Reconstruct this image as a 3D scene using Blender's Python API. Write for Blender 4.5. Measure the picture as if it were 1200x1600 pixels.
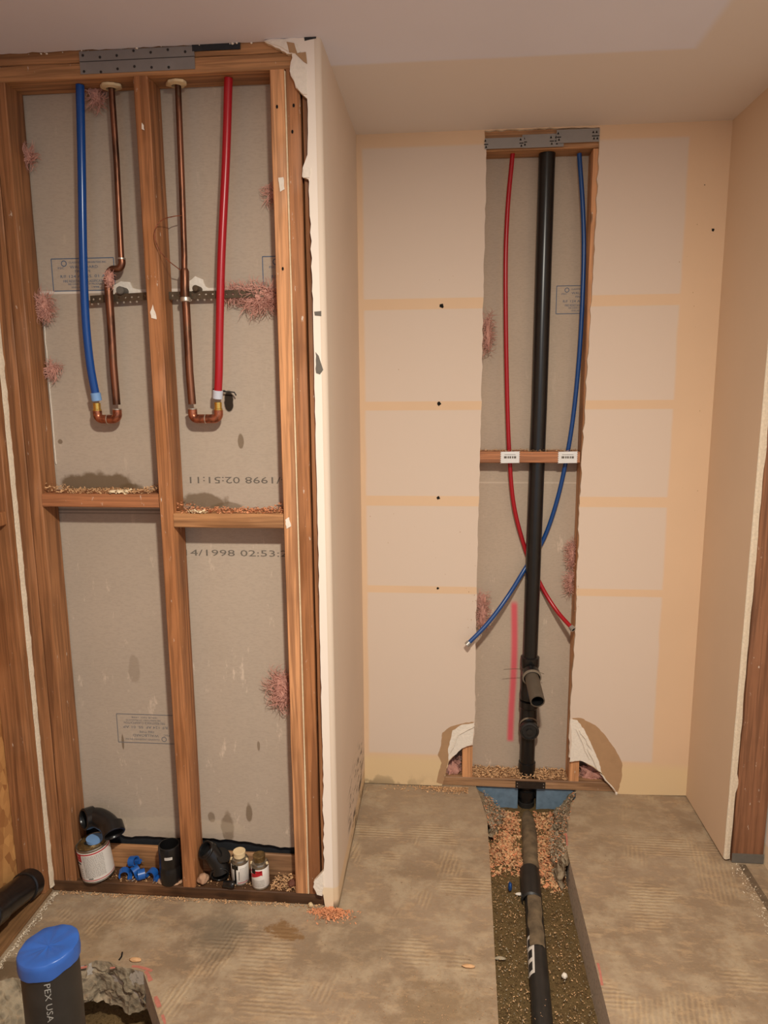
import bpy, bmesh, math, random
from mathutils import Vector, Matrix, noise
random.seed(7)
S = bpy.context.scene
for o in list(bpy.data.objects): bpy.data.objects.remove(o)
COL = S.collection

# ------------------------------------------------------------------ camera
F_PX, PITCH, YAW, ROLL, CH = 1124.78, 0.1718, 0.0887, -0.008, 1.5786
_cy, _sy = math.cos(YAW), math.sin(YAW)
FW = Vector((-_sy*math.cos(PITCH), _cy*math.cos(PITCH), -math.sin(PITCH)))
_r0 = Vector((_cy, _sy, 0)); _u0 = _r0.cross(FW)
RT = _r0*math.cos(ROLL) + _u0*math.sin(ROLL)
UP = -_r0*math.sin(ROLL) + _u0*math.cos(ROLL)
EYE = Vector((0, 0, CH))
cd = bpy.data.cameras.new('camera'); cam = bpy.data.objects.new('camera', cd); COL.objects.link(cam)
cam.matrix_world = Matrix(((RT.x, UP.x, -FW.x, EYE.x), (RT.y, UP.y, -FW.y, EYE.y), (RT.z, UP.z, -FW.z, EYE.z), (0, 0, 0, 1)))
cd.sensor_fit = 'VERTICAL'; cd.sensor_height = 24; cd.sensor_width = 18; cd.lens = 24*F_PX/1600
cd.clip_start = 0.02
S.camera = cam
S.view_settings.view_transform = 'Standard'; S.view_settings.look = 'None'
S.view_settings.gamma = 1; S.view_settings.use_curve_mapping = False
S.view_settings.exposure = 0.0

# ------------------------------------------------------------------ light
W = bpy.data.worlds.new('world'); S.world = W; W.use_nodes = True
W.node_tree.nodes['Background'].inputs[0].default_value = (0.96, 0.98, 1.10, 1)
W.node_tree.nodes['Background'].inputs[1].default_value = 0.60
def area(name, loc, target, size, power, color, spread=3.14):
    l = bpy.data.lights.new(name, 'AREA'); l.shape = 'DISK'; l.size = size; l.energy = power; l.color = color; l.spread = spread
    o = bpy.data.objects.new(name, l); COL.objects.link(o); o.location = loc
    o.rotation_euler = (Vector(target)-Vector(loc)).to_track_quat('-Z', 'Y').to_euler()
    return o
area('ceiling_light', (0.16, 0.35, 2.40), (0.16, 0.70, 0), 0.13, 66, (1.0, 0.93, 0.80), 2.95)

def rnd(a, b): return random.uniform(a, b)
def atY(px, py, Y):
    d = FW + RT*((px-600)/F_PX) + UP*((800-py)/F_PX); t = Y/d.y
    return EYE + d*t
def atZ(px, py, Z):
    d = FW + RT*((px-600)/F_PX) + UP*((800-py)/F_PX); t = (Z-CH)/d.z
    return EYE + d*t
def atX(px, py, X):
    d = FW + RT*((px-600)/F_PX) + UP*((800-py)/F_PX); t = X/d.x
    return EYE + d*t

# ------------------------------------------------------------------ materials
def srgb(r, g, b):
    f = lambda c: (c/255/12.92) if c/255 <= .04045 else ((c/255+.055)/1.055)**2.4
    return (f(r), f(g), f(b), 1)
class NT:
    def __init__(s, name):
        s.m = bpy.data.materials.new(name); s.m.use_nodes = True; s.t = s.m.node_tree
        s.b = s.t.nodes['Principled BSDF']
    def n(s, typ, **kw):
        x = s.t.nodes.new(typ)
        for k, v in kw.items(): setattr(x, k, v)
        return x
    def l(s, a, b): s.t.links.new(a, b)
    def setin(s, sock, v):
        if hasattr(v, 'is_output'): s.l(v, sock)
        else: sock.default_value = v
    def math(s, op, a, b=None, clamp=False):
        x = s.n('ShaderNodeMath', operation=op, use_clamp=clamp); s.setin(x.inputs[0], a)
        if b is not None: s.setin(x.inputs[1], b)
        return x.outputs[0]
    def step(s, v, a, b, lo=0.0, hi=1.0):
        x = s.n('ShaderNodeMapRange', interpolation_type='SMOOTHSTEP')
        s.setin(x.inputs['Value'], v); x.inputs['From Min'].default_value = a; x.inputs['From Max'].default_value = b
        x.inputs['To Min'].default_value = lo; x.inputs['To Max'].default_value = hi
        return x.outputs[0]
    def mix(s, f, a, b, mode='MIX'):
        x = s.n('ShaderNodeMix', data_type='RGBA', blend_type=mode); s.setin(x.inputs[0], f)
        s.setin(x.inputs[6], a); s.setin(x.inputs[7], b); return x.outputs[2]
    def pos(s, world=True):
        if world: return s.n('ShaderNodeNewGeometry').outputs['Position']
        return s.n('ShaderNodeTexCoord').outputs['Object']
    def xyz(s, v):
        x = s.n('ShaderNodeSeparateXYZ'); s.l(v, x.inputs[0]); return x.outputs
    def mapping(s, v, sc=(1, 1, 1), loc=(0, 0, 0), rot=(0, 0, 0)):
        x = s.n('ShaderNodeMapping'); s.l(v, x.inputs[0]); x.inputs['Scale'].default_value = sc
        x.inputs['Rotation'].default_value = rot
        s.setin(x.inputs['Location'], loc); return x.outputs[0]
    def noise(s, v, scale, detail=3, rough=.5, dist=0):
        x = s.n('ShaderNodeTexNoise'); s.l(v, x.inputs['Vector']); x.inputs['Scale'].default_value = scale
        x.inputs['Detail'].default_value = detail; x.inputs['Roughness'].default_value = rough
        x.inputs['Distortion'].default_value = dist; return x.outputs[0]
    def bump(s, h, strength=.3, dist=.002):
        x = s.n('ShaderNodeBump'); s.l(h, x.inputs['Height']); x.inputs['Strength'].default_value = strength
        x.inputs['Distance'].default_value = dist; s.l(x.outputs[0], s.b.inputs['Normal'])
    def out(s, col, rough=.6, metal=0.0, spec=None):
        s.setin(s.b.inputs['Base Color'], col); s.setin(s.b.inputs['Roughness'], rough)
        s.setin(s.b.inputs['Metallic'], metal)
        if spec is not None: s.b.inputs['Specular IOR Level'].default_value = spec
        return s.m

def plain(name, rgb, rough=.5, metal=0.0, var=.12, scale=60, spec=None, bump=0):
    t = NT(name); c = srgb(*rgb); p = t.pos(False)
    nz = t.noise(p, scale, 4)
    d = tuple(x*(1-var*2) for x in c[:3])+(1,); e = tuple(min(1, x*(1+var)) for x in c[:3])+(1,)
    col = t.mix(nz, d, e)
    if bump: t.bump(nz, bump, .002)
    return t.out(col, rough, metal, spec)

def wood(name, rgb, axis='z', dark=.45, plaster=.0, wet=0.0, knots=True):
    t = NT(name); p = t.pos(False)
    ri = t.n('ShaderNodeObjectInfo').outputs['Random']
    off = t.n('ShaderNodeCombineXYZ'); m = t.math('MULTIPLY', ri, 37.0)
    for i in range(3): t.l(m, off.inputs[i])
    sc = {'z': (1, 1, .035), 'x': (.035, 1, 1), 'y': (1, .035, 1)}[axis]
    v = t.mapping(p, sc, off.outputs[0]); 
    g = t.noise(v, 110, 3, .55, .6)
    g2 = t.noise(v, 26, 3, .5, 1.2)
    big = t.noise(t.mapping(p, (1, 1, 1), off.outputs[0]), 5, 3)
    c = srgb(*rgb); dk = tuple(x*dark*(.9 if i == 0 else .8) for i, x in enumerate(c[:3]))+(1,)
    lt = tuple(min(1, x*1.22) for x in c[:3])+(1,)
    col = t.mix(t.step(g, .40, .64), lt, tuple(x*.80 for x in c[:3])+(1,))
    col = t.mix(t.step(g2, .50, .62, 0, .6), col, dk)
    col = t.mix(t.step(big, .5, .75, 0, .35), col, dk)
    if knots:
        kv = t.mapping(p, {'z': (1, 1, .42), 'x': (.42, 1, 1), 'y': (1, .42, 1)}[axis], off.outputs[0])
        vo = t.n('ShaderNodeTexVoronoi'); t.l(kv, vo.inputs['Vector']); vo.inputs['Scale'].default_value = 7.5
        col = t.mix(t.step(vo.outputs['Distance'], .035, .09, .85, 0), col, tuple(x*.22 for x in c[:3])+(1,))
    if plaster:
        sp = t.noise(t.mapping(p, (1, 1, .3), off.outputs[0]), 70, 5, .7)
        col = t.mix(t.step(sp, .72-plaster, .78-plaster, 0, .75), col, srgb(225, 212, 195))
    if wet:
        wn = t.noise(p, 9, 3); col = t.mix(t.step(wn, .35, .6, .2, wet), col, srgb(52, 34, 22))
    t.bump(g, .35, .0015)
    return t.out(col, .55, 0, .35)

M = {}
M['wood_z'] = wood('fir_stud', (161, 108, 69), 'z', plaster=.07)
M['wood_z_red'] = wood('fir_stud_reddish', (147, 100, 65), 'z', plaster=.06)
M['wood_z_bright'] = wood('fir_stud_bright', (202, 146, 101), 'z', plaster=.05)
M['wood_x'] = wood('fir_plate', (173, 126, 85), 'x', plaster=.04)
M['wood_x_red'] = wood('fir_block', (166, 110, 74), 'x', plaster=.07)
M['wood_x_dark'] = wood('stained_sole_plate', (120, 84, 56), 'x', wet=.75)
M['wood_x_old'] = wood('weathered_sole_plate', (172, 132, 96), 'x', plaster=.04, wet=.2)
M['wood_y'] = wood('fir_plate_side', (150, 110, 72), 'y', wet=.45)
M['wood_dark'] = wood('dark_jamb_stud', (132, 90, 64), 'z', plaster=.07)
M['wood_strip'] = plain('pale_splinter', (236, 214, 178), .8, var=.15, scale=90)
M['gypsum'] = plain('gypsum', (236, 226, 212), .95, var=.08, scale=120, bump=.8)
M['gyp_edge'] = plain('gypsum_edge', (226, 210, 186), .95, var=.15, scale=150, bump=.8)
M['kraft'] = plain('torn_kraft_paper', (176, 140, 104), .9, var=.08, scale=40)
M['black_abs'] = plain('black_abs_plastic', (26, 25, 25), .28, var=.2, scale=30)
M['black_abs_dusty'] = plain('dusty_abs_plastic', (40, 38, 36), .45, var=.3, scale=25)
M['abs_inner'] = plain('pipe_bore', (10, 10, 10), .6)
M['grey_abs'] = plain('dusty_stub_plastic', (92, 82, 70), .55, var=.15, scale=25)
M['grey_ring'] = plain('grey_dust_ring', (128, 116, 100), .7, var=.2, scale=60)
M['blue_pex'] = plain('blue_pex', (14, 70, 142), .22, var=.05)
M['blue_pex_dull'] = plain('blue_pex_dull', (24, 70, 132), .3, var=.08)
M['red_pex'] = plain('red_pex', (168, 22, 34), .3, var=.05)
M['sleeve'] = plain('white_expansion_ring', (196, 200, 212), .4, var=.05)
M['sleeve_blue'] = plain('blue_expansion_ring', (120, 160, 208), .4, var=.05)
M['crimp'] = plain('steel_crimp_ring', (170, 165, 158), .35, .6)
M['brass'] = plain('brass', (222, 184, 96), .25, .9, var=.1)
M['solder'] = plain('solder', (206, 196, 182), .35, .8)
M['steel'] = plain('galvanised_plate', (138, 132, 128), .55, .1, var=.12, scale=18)
M['steel_dark'] = plain('rusty_strap_steel', (96, 80, 62), .5, .5, var=.3, scale=60)
M['steel_bright'] = plain('bright_nail_plate', (226, 224, 220), .45, .3, var=.05)
M['ink_grey'] = plain('grey_ink', (104, 98, 90), .8)
M['ink_blue'] = plain('blue_ink', (84, 104, 130), .9, var=.2, scale=400)
M['ink_blue_faint'] = plain('faint_blue_ink', (116, 116, 118), .9, var=.1, scale=400)
M['ink_date'] = plain('grey_date_ink', (112, 104, 94), .9, var=.25, scale=500)
M['ink_black'] = plain('black_ink', (40, 36, 34), .7)
M['hole'] = plain('dark_hole', (14, 10, 8), 1)
M['tape'] = plain('blue_tape', (44, 92, 172), .38, var=.1, scale=25, bump=.5)
M['blue_plastic'] = plain('blue_clip_plastic', (30, 92, 172), .35, var=.1)
M['blue_sheet'] = plain('blue_foam_sheet', (112, 136, 156), .6, var=.25, scale=40, bump=.5)
M['caulk'] = plain('foam_caulk', (226, 202, 160), .8, var=.15, bump=.6)
M['label'] = plain('can_label', (226, 220, 212), .45, var=.05)
M['label_red'] = plain('can_label_red', (186, 30, 42), .45)
M['can_metal'] = plain('can_tin', (170, 160, 144), .3, .85, var=.25, scale=50)
M['can_dirty'] = plain('can_glue_lid', (120, 96, 58), .45, .5, var=.6, scale=90, bump=1)
M['glue'] = plain('black_glue', (16, 14, 14), .15)
M['pink_paint'] = plain('pink_paint', (232, 70, 92), .8, var=.15, scale=100)
M['tar'] = plain('tar_paper', (38, 40, 44), .7, var=.3)
M['insulation'] = plain('pink_fibreglass', (206, 152, 136), .95, var=.25, scale=60)
M['shaving'] = plain('wood_shaving', (240, 180, 132), .8, var=.35, scale=30)
M['shaving_red'] = plain('red_shaving', (226, 152, 108), .8, var=.35, scale=30)
M['foam'] = plain('pinkish_foam', (190, 150, 120), .9, var=.3, bump=.6)
M['pebble'] = plain('pale_pebble', (180, 165, 140), .8, var=.3, scale=40)
M['rock'] = None

def copper():
    t = NT('old_copper'); p = t.pos(False)
    n1 = t.noise(t.mapping(p, (1, 1, .25)), 40, 4, .6); n2 = t.noise(p, 14, 3)
    c = t.mix(t.step(n1, .4, .65), srgb(134, 88, 66), srgb(82, 56, 42))
    c = t.mix(t.step(n2, .55, .72, 0, .6), c, srgb(110, 96, 74))
    return t.out(c, .38, .8)
M['copper'] = copper()
def copper_bright():
    t = NT('reddish_copper_fitting'); p = t.pos(False)
    n1 = t.noise(p, 60, 4, .6)
    c = t.mix(t.step(n1, .4, .65), srgb(176, 108, 80), srgb(116, 70, 52))
    return t.out(c, .34, .8)
M['copper_red'] = copper_bright()

def concrete(name, a, b, ridges=True):
    t = NT(name); p = t.pos()
    x, y, z = t.xyz(p)
    n1 = t.noise(p, 2.2, 5, .6); n2 = t.noise(p, 9, 5, .65); n3 = t.noise(p, 60, 4, .6); n4 = t.noise(p, 320, 2)
    col = t.mix(t.step(n1, .38, .62), srgb(*a), srgb(*b))
    if ridges: col = t.mix(t.step(t.noise(t.mapping(p, (1, 2.2, 1), (5, 1, 0)), 14, 6, .75), .5, .62, 0, .45), col, srgb(186, 158, 124))
    col = t.mix(t.step(n2, .42, .66, 0, .8), col, srgb(172, 154, 129))
    col = t.mix(t.step(n3, .5, .7, 0, .4), col, srgb(150, 124, 96))
    if ridges:
        # combed adhesive marks
        def comb(rot, scale, mask):
            w = t.n('ShaderNodeTexWave'); t.l(t.mapping(p, (1, 1, 1), (0, 0, 0), (0, 0, rot)), w.inputs[0])
            w.inputs['Scale'].default_value = scale; w.inputs['Distortion'].default_value = 2.2; w.inputs['Detail'].default_value = 2
            w.inputs['Detail Scale'].default_value = 2.0
            return t.math('MULTIPLY', w.outputs['Fac'], mask)
        ma = t.step(t.noise(t.mapping(p, (1, 1.6, 1), (3, 7, 0)), 3.4, 2), .57, .64)
        mb = t.step(t.noise(t.mapping(p, (1.5, 1, 1), (13, 2, 0)), 3.2, 2), .58, .65)
        ca = comb(math.radians(90), 22, ma); cb = comb(math.radians(12), 22, mb)
        cs = t.math('ADD', ca, cb)
        col = t.mix(t.math('MULTIPLY', cs, .16), col, srgb(224, 192, 146))
        # grey-brown dirty patches
        def spot(cx, cy, r0, r1, amt, c):
            nonlocal col
            dx = t.math('SUBTRACT', x, cx); dy = t.math('SUBTRACT', y, cy)
            d = t.math('SQRT', t.math('ADD', t.math('MULTIPLY', dx, dx), t.math('MULTIPLY', dy, dy)))
            d = t.math('ADD', d, t.math('MULTIPLY', t.math('SUBTRACT', n2, .5), .35))
            col = t.mix(t.step(d, r0, r1, amt, 0), col, srgb(*c))
        q = atZ(560, 1470, 0); spot(q.x, q.y, .02, .2, .4, (128, 112, 92))
        q = atZ(340, 1470, 0); spot(q.x, q.y, .02, .12, .55, (112, 100, 84))
        q = atZ(350, 1440, 0); spot(q.x, q.y, .01, .12, .5, (120, 110, 94))
        q = atZ(700, 1590, 0); spot(q.x, q.y, .03, .18, .5, (126, 104, 76))
        q = atZ(444, 1452, 0); spot(q.x, q.y, .002, .03, .8, (128, 96, 60))
        q = atZ(20, 1510, 0); spot(q.x, q.y, .03, .09, .8, (96, 76, 54))
        q = atZ(700, 1250, 0); spot(q.x, q.y, .03, .35, .35, (160, 140, 116))
        q = atZ(960, 1275, 0); spot(q.x, q.y, .03, .25, .3, (168, 148, 120))
        q = atZ(120, 1500, 0); spot(q.x, q.y, .05, .18, .4, (140, 120, 92))
        gr = t.noise(p, 90, 4, .8)
        gm = t.step(t.noise(p, 4.5, 2), .52, .62)
        col = t.mix(t.math('MULTIPLY', t.step(gr, .62, .66, 0, .7), gm), col, srgb(90, 72, 52))
        h = t.math('ADD', t.math('MULTIPLY', cs, .8), t.math('ADD', n3, t.math('MULTIPLY', n2, 1.5)))
        t.bump(h, .55, .003)
    else:
        vor = t.n('ShaderNodeTexVoronoi'); t.l(p, vor.inputs['Vector']); vor.inputs['Scale'].default_value = 55
        col = t.mix(t.step(vor.outputs['Distance'], .2, .6, .5, 0), col, srgb(*[int(k*.62) for k in a]))
        t.bump(t.math('ADD', n3, vor.outputs['Distance']), .9, .006)
    return t.out(col, .85, 0, .2)
M['floor'] = concrete('bare_concrete', (152, 132, 110), (138, 118, 96))
M['broken'] = concrete('broken_concrete', (160, 146, 122), (128, 114, 94), False)
def cutcon():
    t = NT('saw_cut_concrete'); p = t.pos(); n1 = t.noise(p, 12, 4); n2 = t.noise(p, 120, 3)
    c = t.mix(n1, srgb(176, 168, 158), srgb(196, 184, 168)); c = t.mix(t.step(n2, .5, .7, 0, .5), c, srgb(90, 84, 78))
    t.bump(n2, .4, .002); return t.out(c, .8)
M['cut'] = cutcon()
def dirt():
    t = NT('trench_dirt'); p = t.pos(); n1 = t.noise(p, 8, 5, .65); n2 = t.noise(p, 90, 5, .75); n3 = t.noise(p, 260, 3, .7)
    c = t.mix(n1, srgb(104, 88, 59), srgb(126, 100, 66)); c = t.mix(t.step(n2, .5, .62, 0, .7), c, srgb(72, 56, 36))
    c = t.mix(t.step(n3, .62, .68, 0, .7), c, srgb(186, 158, 116))
    t.bump(t.math('ADD', n2, n3), .9, .006); return t.out(c, .95, 0, .1)
M['dirt'] = dirt()

def wallpaint(name, base, extra=None):
    t = NT(name); p = t.pos(); n1 = t.noise(p, 3, 3); n2 = t.noise(p, 220, 3)
    c = t.mix(t.step(n1, .3, .7, 0, .25), srgb(*base), srgb(*[int(k*.94) for k in base]))
    if extra: c = extra(t, p, c, n1)
    t.bump(n2, .12, .001); return t.out(c, .7, 0, .25)
TAN = (222, 190, 157)
def back_extra(t, p, c, n1):
    x, y, z = t.xyz(p)
    xw = t.math('ADD', x, t.math('MULTIPLY', t.math('SUBTRACT', t.noise(p, 7, 3), .5), .012))
    e = .006
    m = t.math('MULTIPLY', t.step(xw, -.303-e, -.303+e), t.step(xw, .797-e, .797+e, 1, 0))
    m = t.math('MULTIPLY', m, t.step(z, 2.388, 2.40, 1, 0)); m = t.math('MULTIPLY', m, t.step(z, .13, .145))
    for zc, h in ((1.870, .019), (1.510, .016), (1.158, .019), (.815, .014)):
        d = t.math('ABSOLUTE', t.math('SUBTRACT', z, zc)); m = t.math('MULTIPLY', m, t.step(d, h-.002, h+.002))
    c = t.mix(m, c, srgb(215, 196, 179))
    low = t.step(z, .10, .145, 1, 0)
    c = t.mix(t.math('MULTIPLY', low, .8), c, srgb(222, 196, 152))
    mo = t.math('MULTIPLY', t.step(z, .0, .07, 1, 0), t.step(t.noise(p, 16, 4), .5, .62))
    c = t.mix(t.math('MULTIPLY', mo, t.step(x, -.30, .05, .6, 0)), c, srgb(96, 82, 66))
    return c
M['wall_back'] = wallpaint('alcove_back_paint', TAN, back_extra)
def side_extra(t, p, c, n1):
    x, y, z = t.xyz(p)
    g = t.math('MULTIPLY', t.step(y, 1.95, 2.06, 1, 0), t.step(x, -.40, -.30, 1, 0)) 
    c = t.mix(t.step(y, 1.99, 2.10, .75, 0), c, srgb(214, 198, 180))
    low = t.step(z, .07, .075, 1, 0)
    c = t.mix(t.math('MULTIPLY', low, .5), c, srgb(222, 190, 140))
    st = t.noise(t.mapping(p, (1, 3, 12), (0, 0, 0), (.5, 0, 0)), 3.2, 5, .7)
    zone = t.math('MULTIPLY', t.step(z, .18, .30, 1, 0), t.math('MULTIPLY', t.step(y, 2.15, 2.25), t.step(y, 2.58, 2.66, 1, 0)))
    c = t.mix(t.math('MULTIPLY', t.step(st, .50, .60, 0, .85), zone), c, srgb(60, 52, 44))
    edge = t.step(t.math('ADD', z, t.math('MULTIPLY', t.noise(p, 14, 3), .03)), .02, .045, .8, 0)
    c = t.mix(edge, c, srgb(104, 88, 68))
    return c
M['wall_left'] = wallpaint('alcove_left_paint', (217, 197, 178), side_extra)
M['wall_strip'] = wallpaint('pale_wall_paint', (238, 226, 213), lambda t, p, c, n: t.mix(t.step(t.xyz(p)[2], .07, .075, .6, 0), c, srgb(232, 206, 160)))
M['wall_right'] = wallpaint('alcove_right_paint', (217, 192, 166))
def ceil_extra(t, p, c, n1):
    x, y, z = t.xyz(p)
    m = t.math('MAXIMUM', t.step(y, 2.105, 2.125), t.step(x, .62, .65))
    m = t.math('MULTIPLY', m, t.step(x, -.36, -.33))
    return t.mix(m, c, srgb(223, 214, 208))
M['ceiling'] = wallpaint('ceiling_paint', (226, 227, 241), ceil_extra)

def panelmat(name, base, stains=(), line=None, joints=()):
    t = NT(name); p = t.pos(); x, y, z = t.xyz(p)
    n1 = t.noise(p, 4, 4); n2 = t.noise(t.mapping(p, (1, 1, 3)), 90, 4, .6); n3 = t.noise(t.mapping(p, (1, 1, .35)), 22, 5, .7)
    c = t.mix(n1, srgb(*base), srgb(*[int(k*.93) for k in base]))
    c = t.mix(t.step(n2, .4, .7, 0, .35), c, srgb(*[int(k*.86) for k in base]))
    c = t.mix(t.math('MULTIPLY', t.step(n3, .60, .70, 0, .5), t.step(z, .9, 1.3, 1, .25)), c, srgb(*[min(255, int(k*1.22)) for k in base]))
    for (cx, cz, rx, rz, am, colr) in stains:
        dx = t.math('DIVIDE', t.math('SUBTRACT', x, cx), rx); dz = t.math('DIVIDE', t.math('SUBTRACT', z, cz), rz)
        d = t.math('SQRT', t.math('ADD', t.math('MULTIPLY', dx, dx), t.math('MULTIPLY', dz, dz)))
        d = t.math('ADD', d, t.math('MULTIPLY', t.math('SUBTRACT', t.noise(p, 30, 4), .5), .9))
        c = t.mix(t.step(d, .75, 1.05, am, 0), c, srgb(*colr))
    for (zc, h, am, colr) in joints:
        d = t.math('ABSOLUTE', t.math('SUBTRACT', z, zc)); c = t.mix(t.step(d, h*.6, h, am, 0), c, srgb(*colr))
    if line: c = line(t, p, x, z, c)
    t.bump(n2, .15, .001); return t.out(c, .9, 0, .15)
def pst(px, py, Y, rx, rz, am, c=(104, 84, 60)):
    q = atY(px, py, Y); return (q.x, q.z, rx, rz, am, c)
M['panel_left'] = panelmat('grey_board_paper', (186, 170, 153), [
    pst(150, 757, 2.05, .13, .040, .85), pst(205, 768, 2.05, .05, .026, .7), pst(320, 785, 2.05, .075, .03, .75), pst(355, 792, 2.05, .05, .016, .6),
    pst(376, 690, 2.05, .009, .022, .7), pst(94, 690, 2.05, .008, .008, .7), pst(356, 1295, 2.05, .022, .06, .6), pst(330, 1276, 2.05, .013, .02, .6),
    pst(389, 1270, 2.05, .012, .035, .7), pst(358, 628, 2.05, .014, .032, .97, (40, 30, 22)), pst(404, 1165, 2.05, .005, .018, .6),
    pst(280, 1290, 2.05, .25, .03, .25, (205, 190, 165)), pst(192, 1160, 2.05, .004, .03, .7), pst(210, 1045, 2.05, .02, .05, .25)],
    joints=[(1.222, .004, .6, (100, 92, 84)), (1.212, .003, .5, (110, 100, 92)), (1.853, .005, .8, (226, 216, 204))])
def spray(t, p, x, z, c):
    wob = t.math('MULTIPLY', t.math('SINE', t.math('MULTIPLY', z, 9)), .004)
    d = t.math('ABSOLUTE', t.math('SUBTRACT', t.math('ADD', x, wob), .267))
    m = t.math('MULTIPLY', t.step(d, .004, .020, 1, 0), t.math('MULTIPLY', t.step(z, .145, .165), t.step(z, .725, .755, 1, 0)))
    return t.mix(t.math('MULTIPLY', m, .88), c, srgb(222, 84, 98))
M['panel_back'] = panelmat('grey_board_paper_alcove', (194, 175, 155), [], joints=[(1.215, .004, .5, (214, 196, 176))], line=spray)
def osb():
    t = NT('strand_board'); p = t.pos()
    v = t.n('ShaderNodeTexVoronoi'); t.l(t.mapping(p, (1, 1, .55), (0, 0, 0), (.5, 0, 0)), v.inputs['Vector']); v.inputs['Scale'].default_value = 48; v.inputs['Randomness'].default_value = 1
    bw = t.n('ShaderNodeRGBToBW'); t.l(v.outputs['Color'], bw.inputs[0])
    c = t.mix(bw.outputs[0], srgb(150, 96, 52), srgb(214, 160, 98)); t.bump(bw.outputs[0], .4, .002)
    return t.out(c, .7)
M['osb'] = osb()

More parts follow.
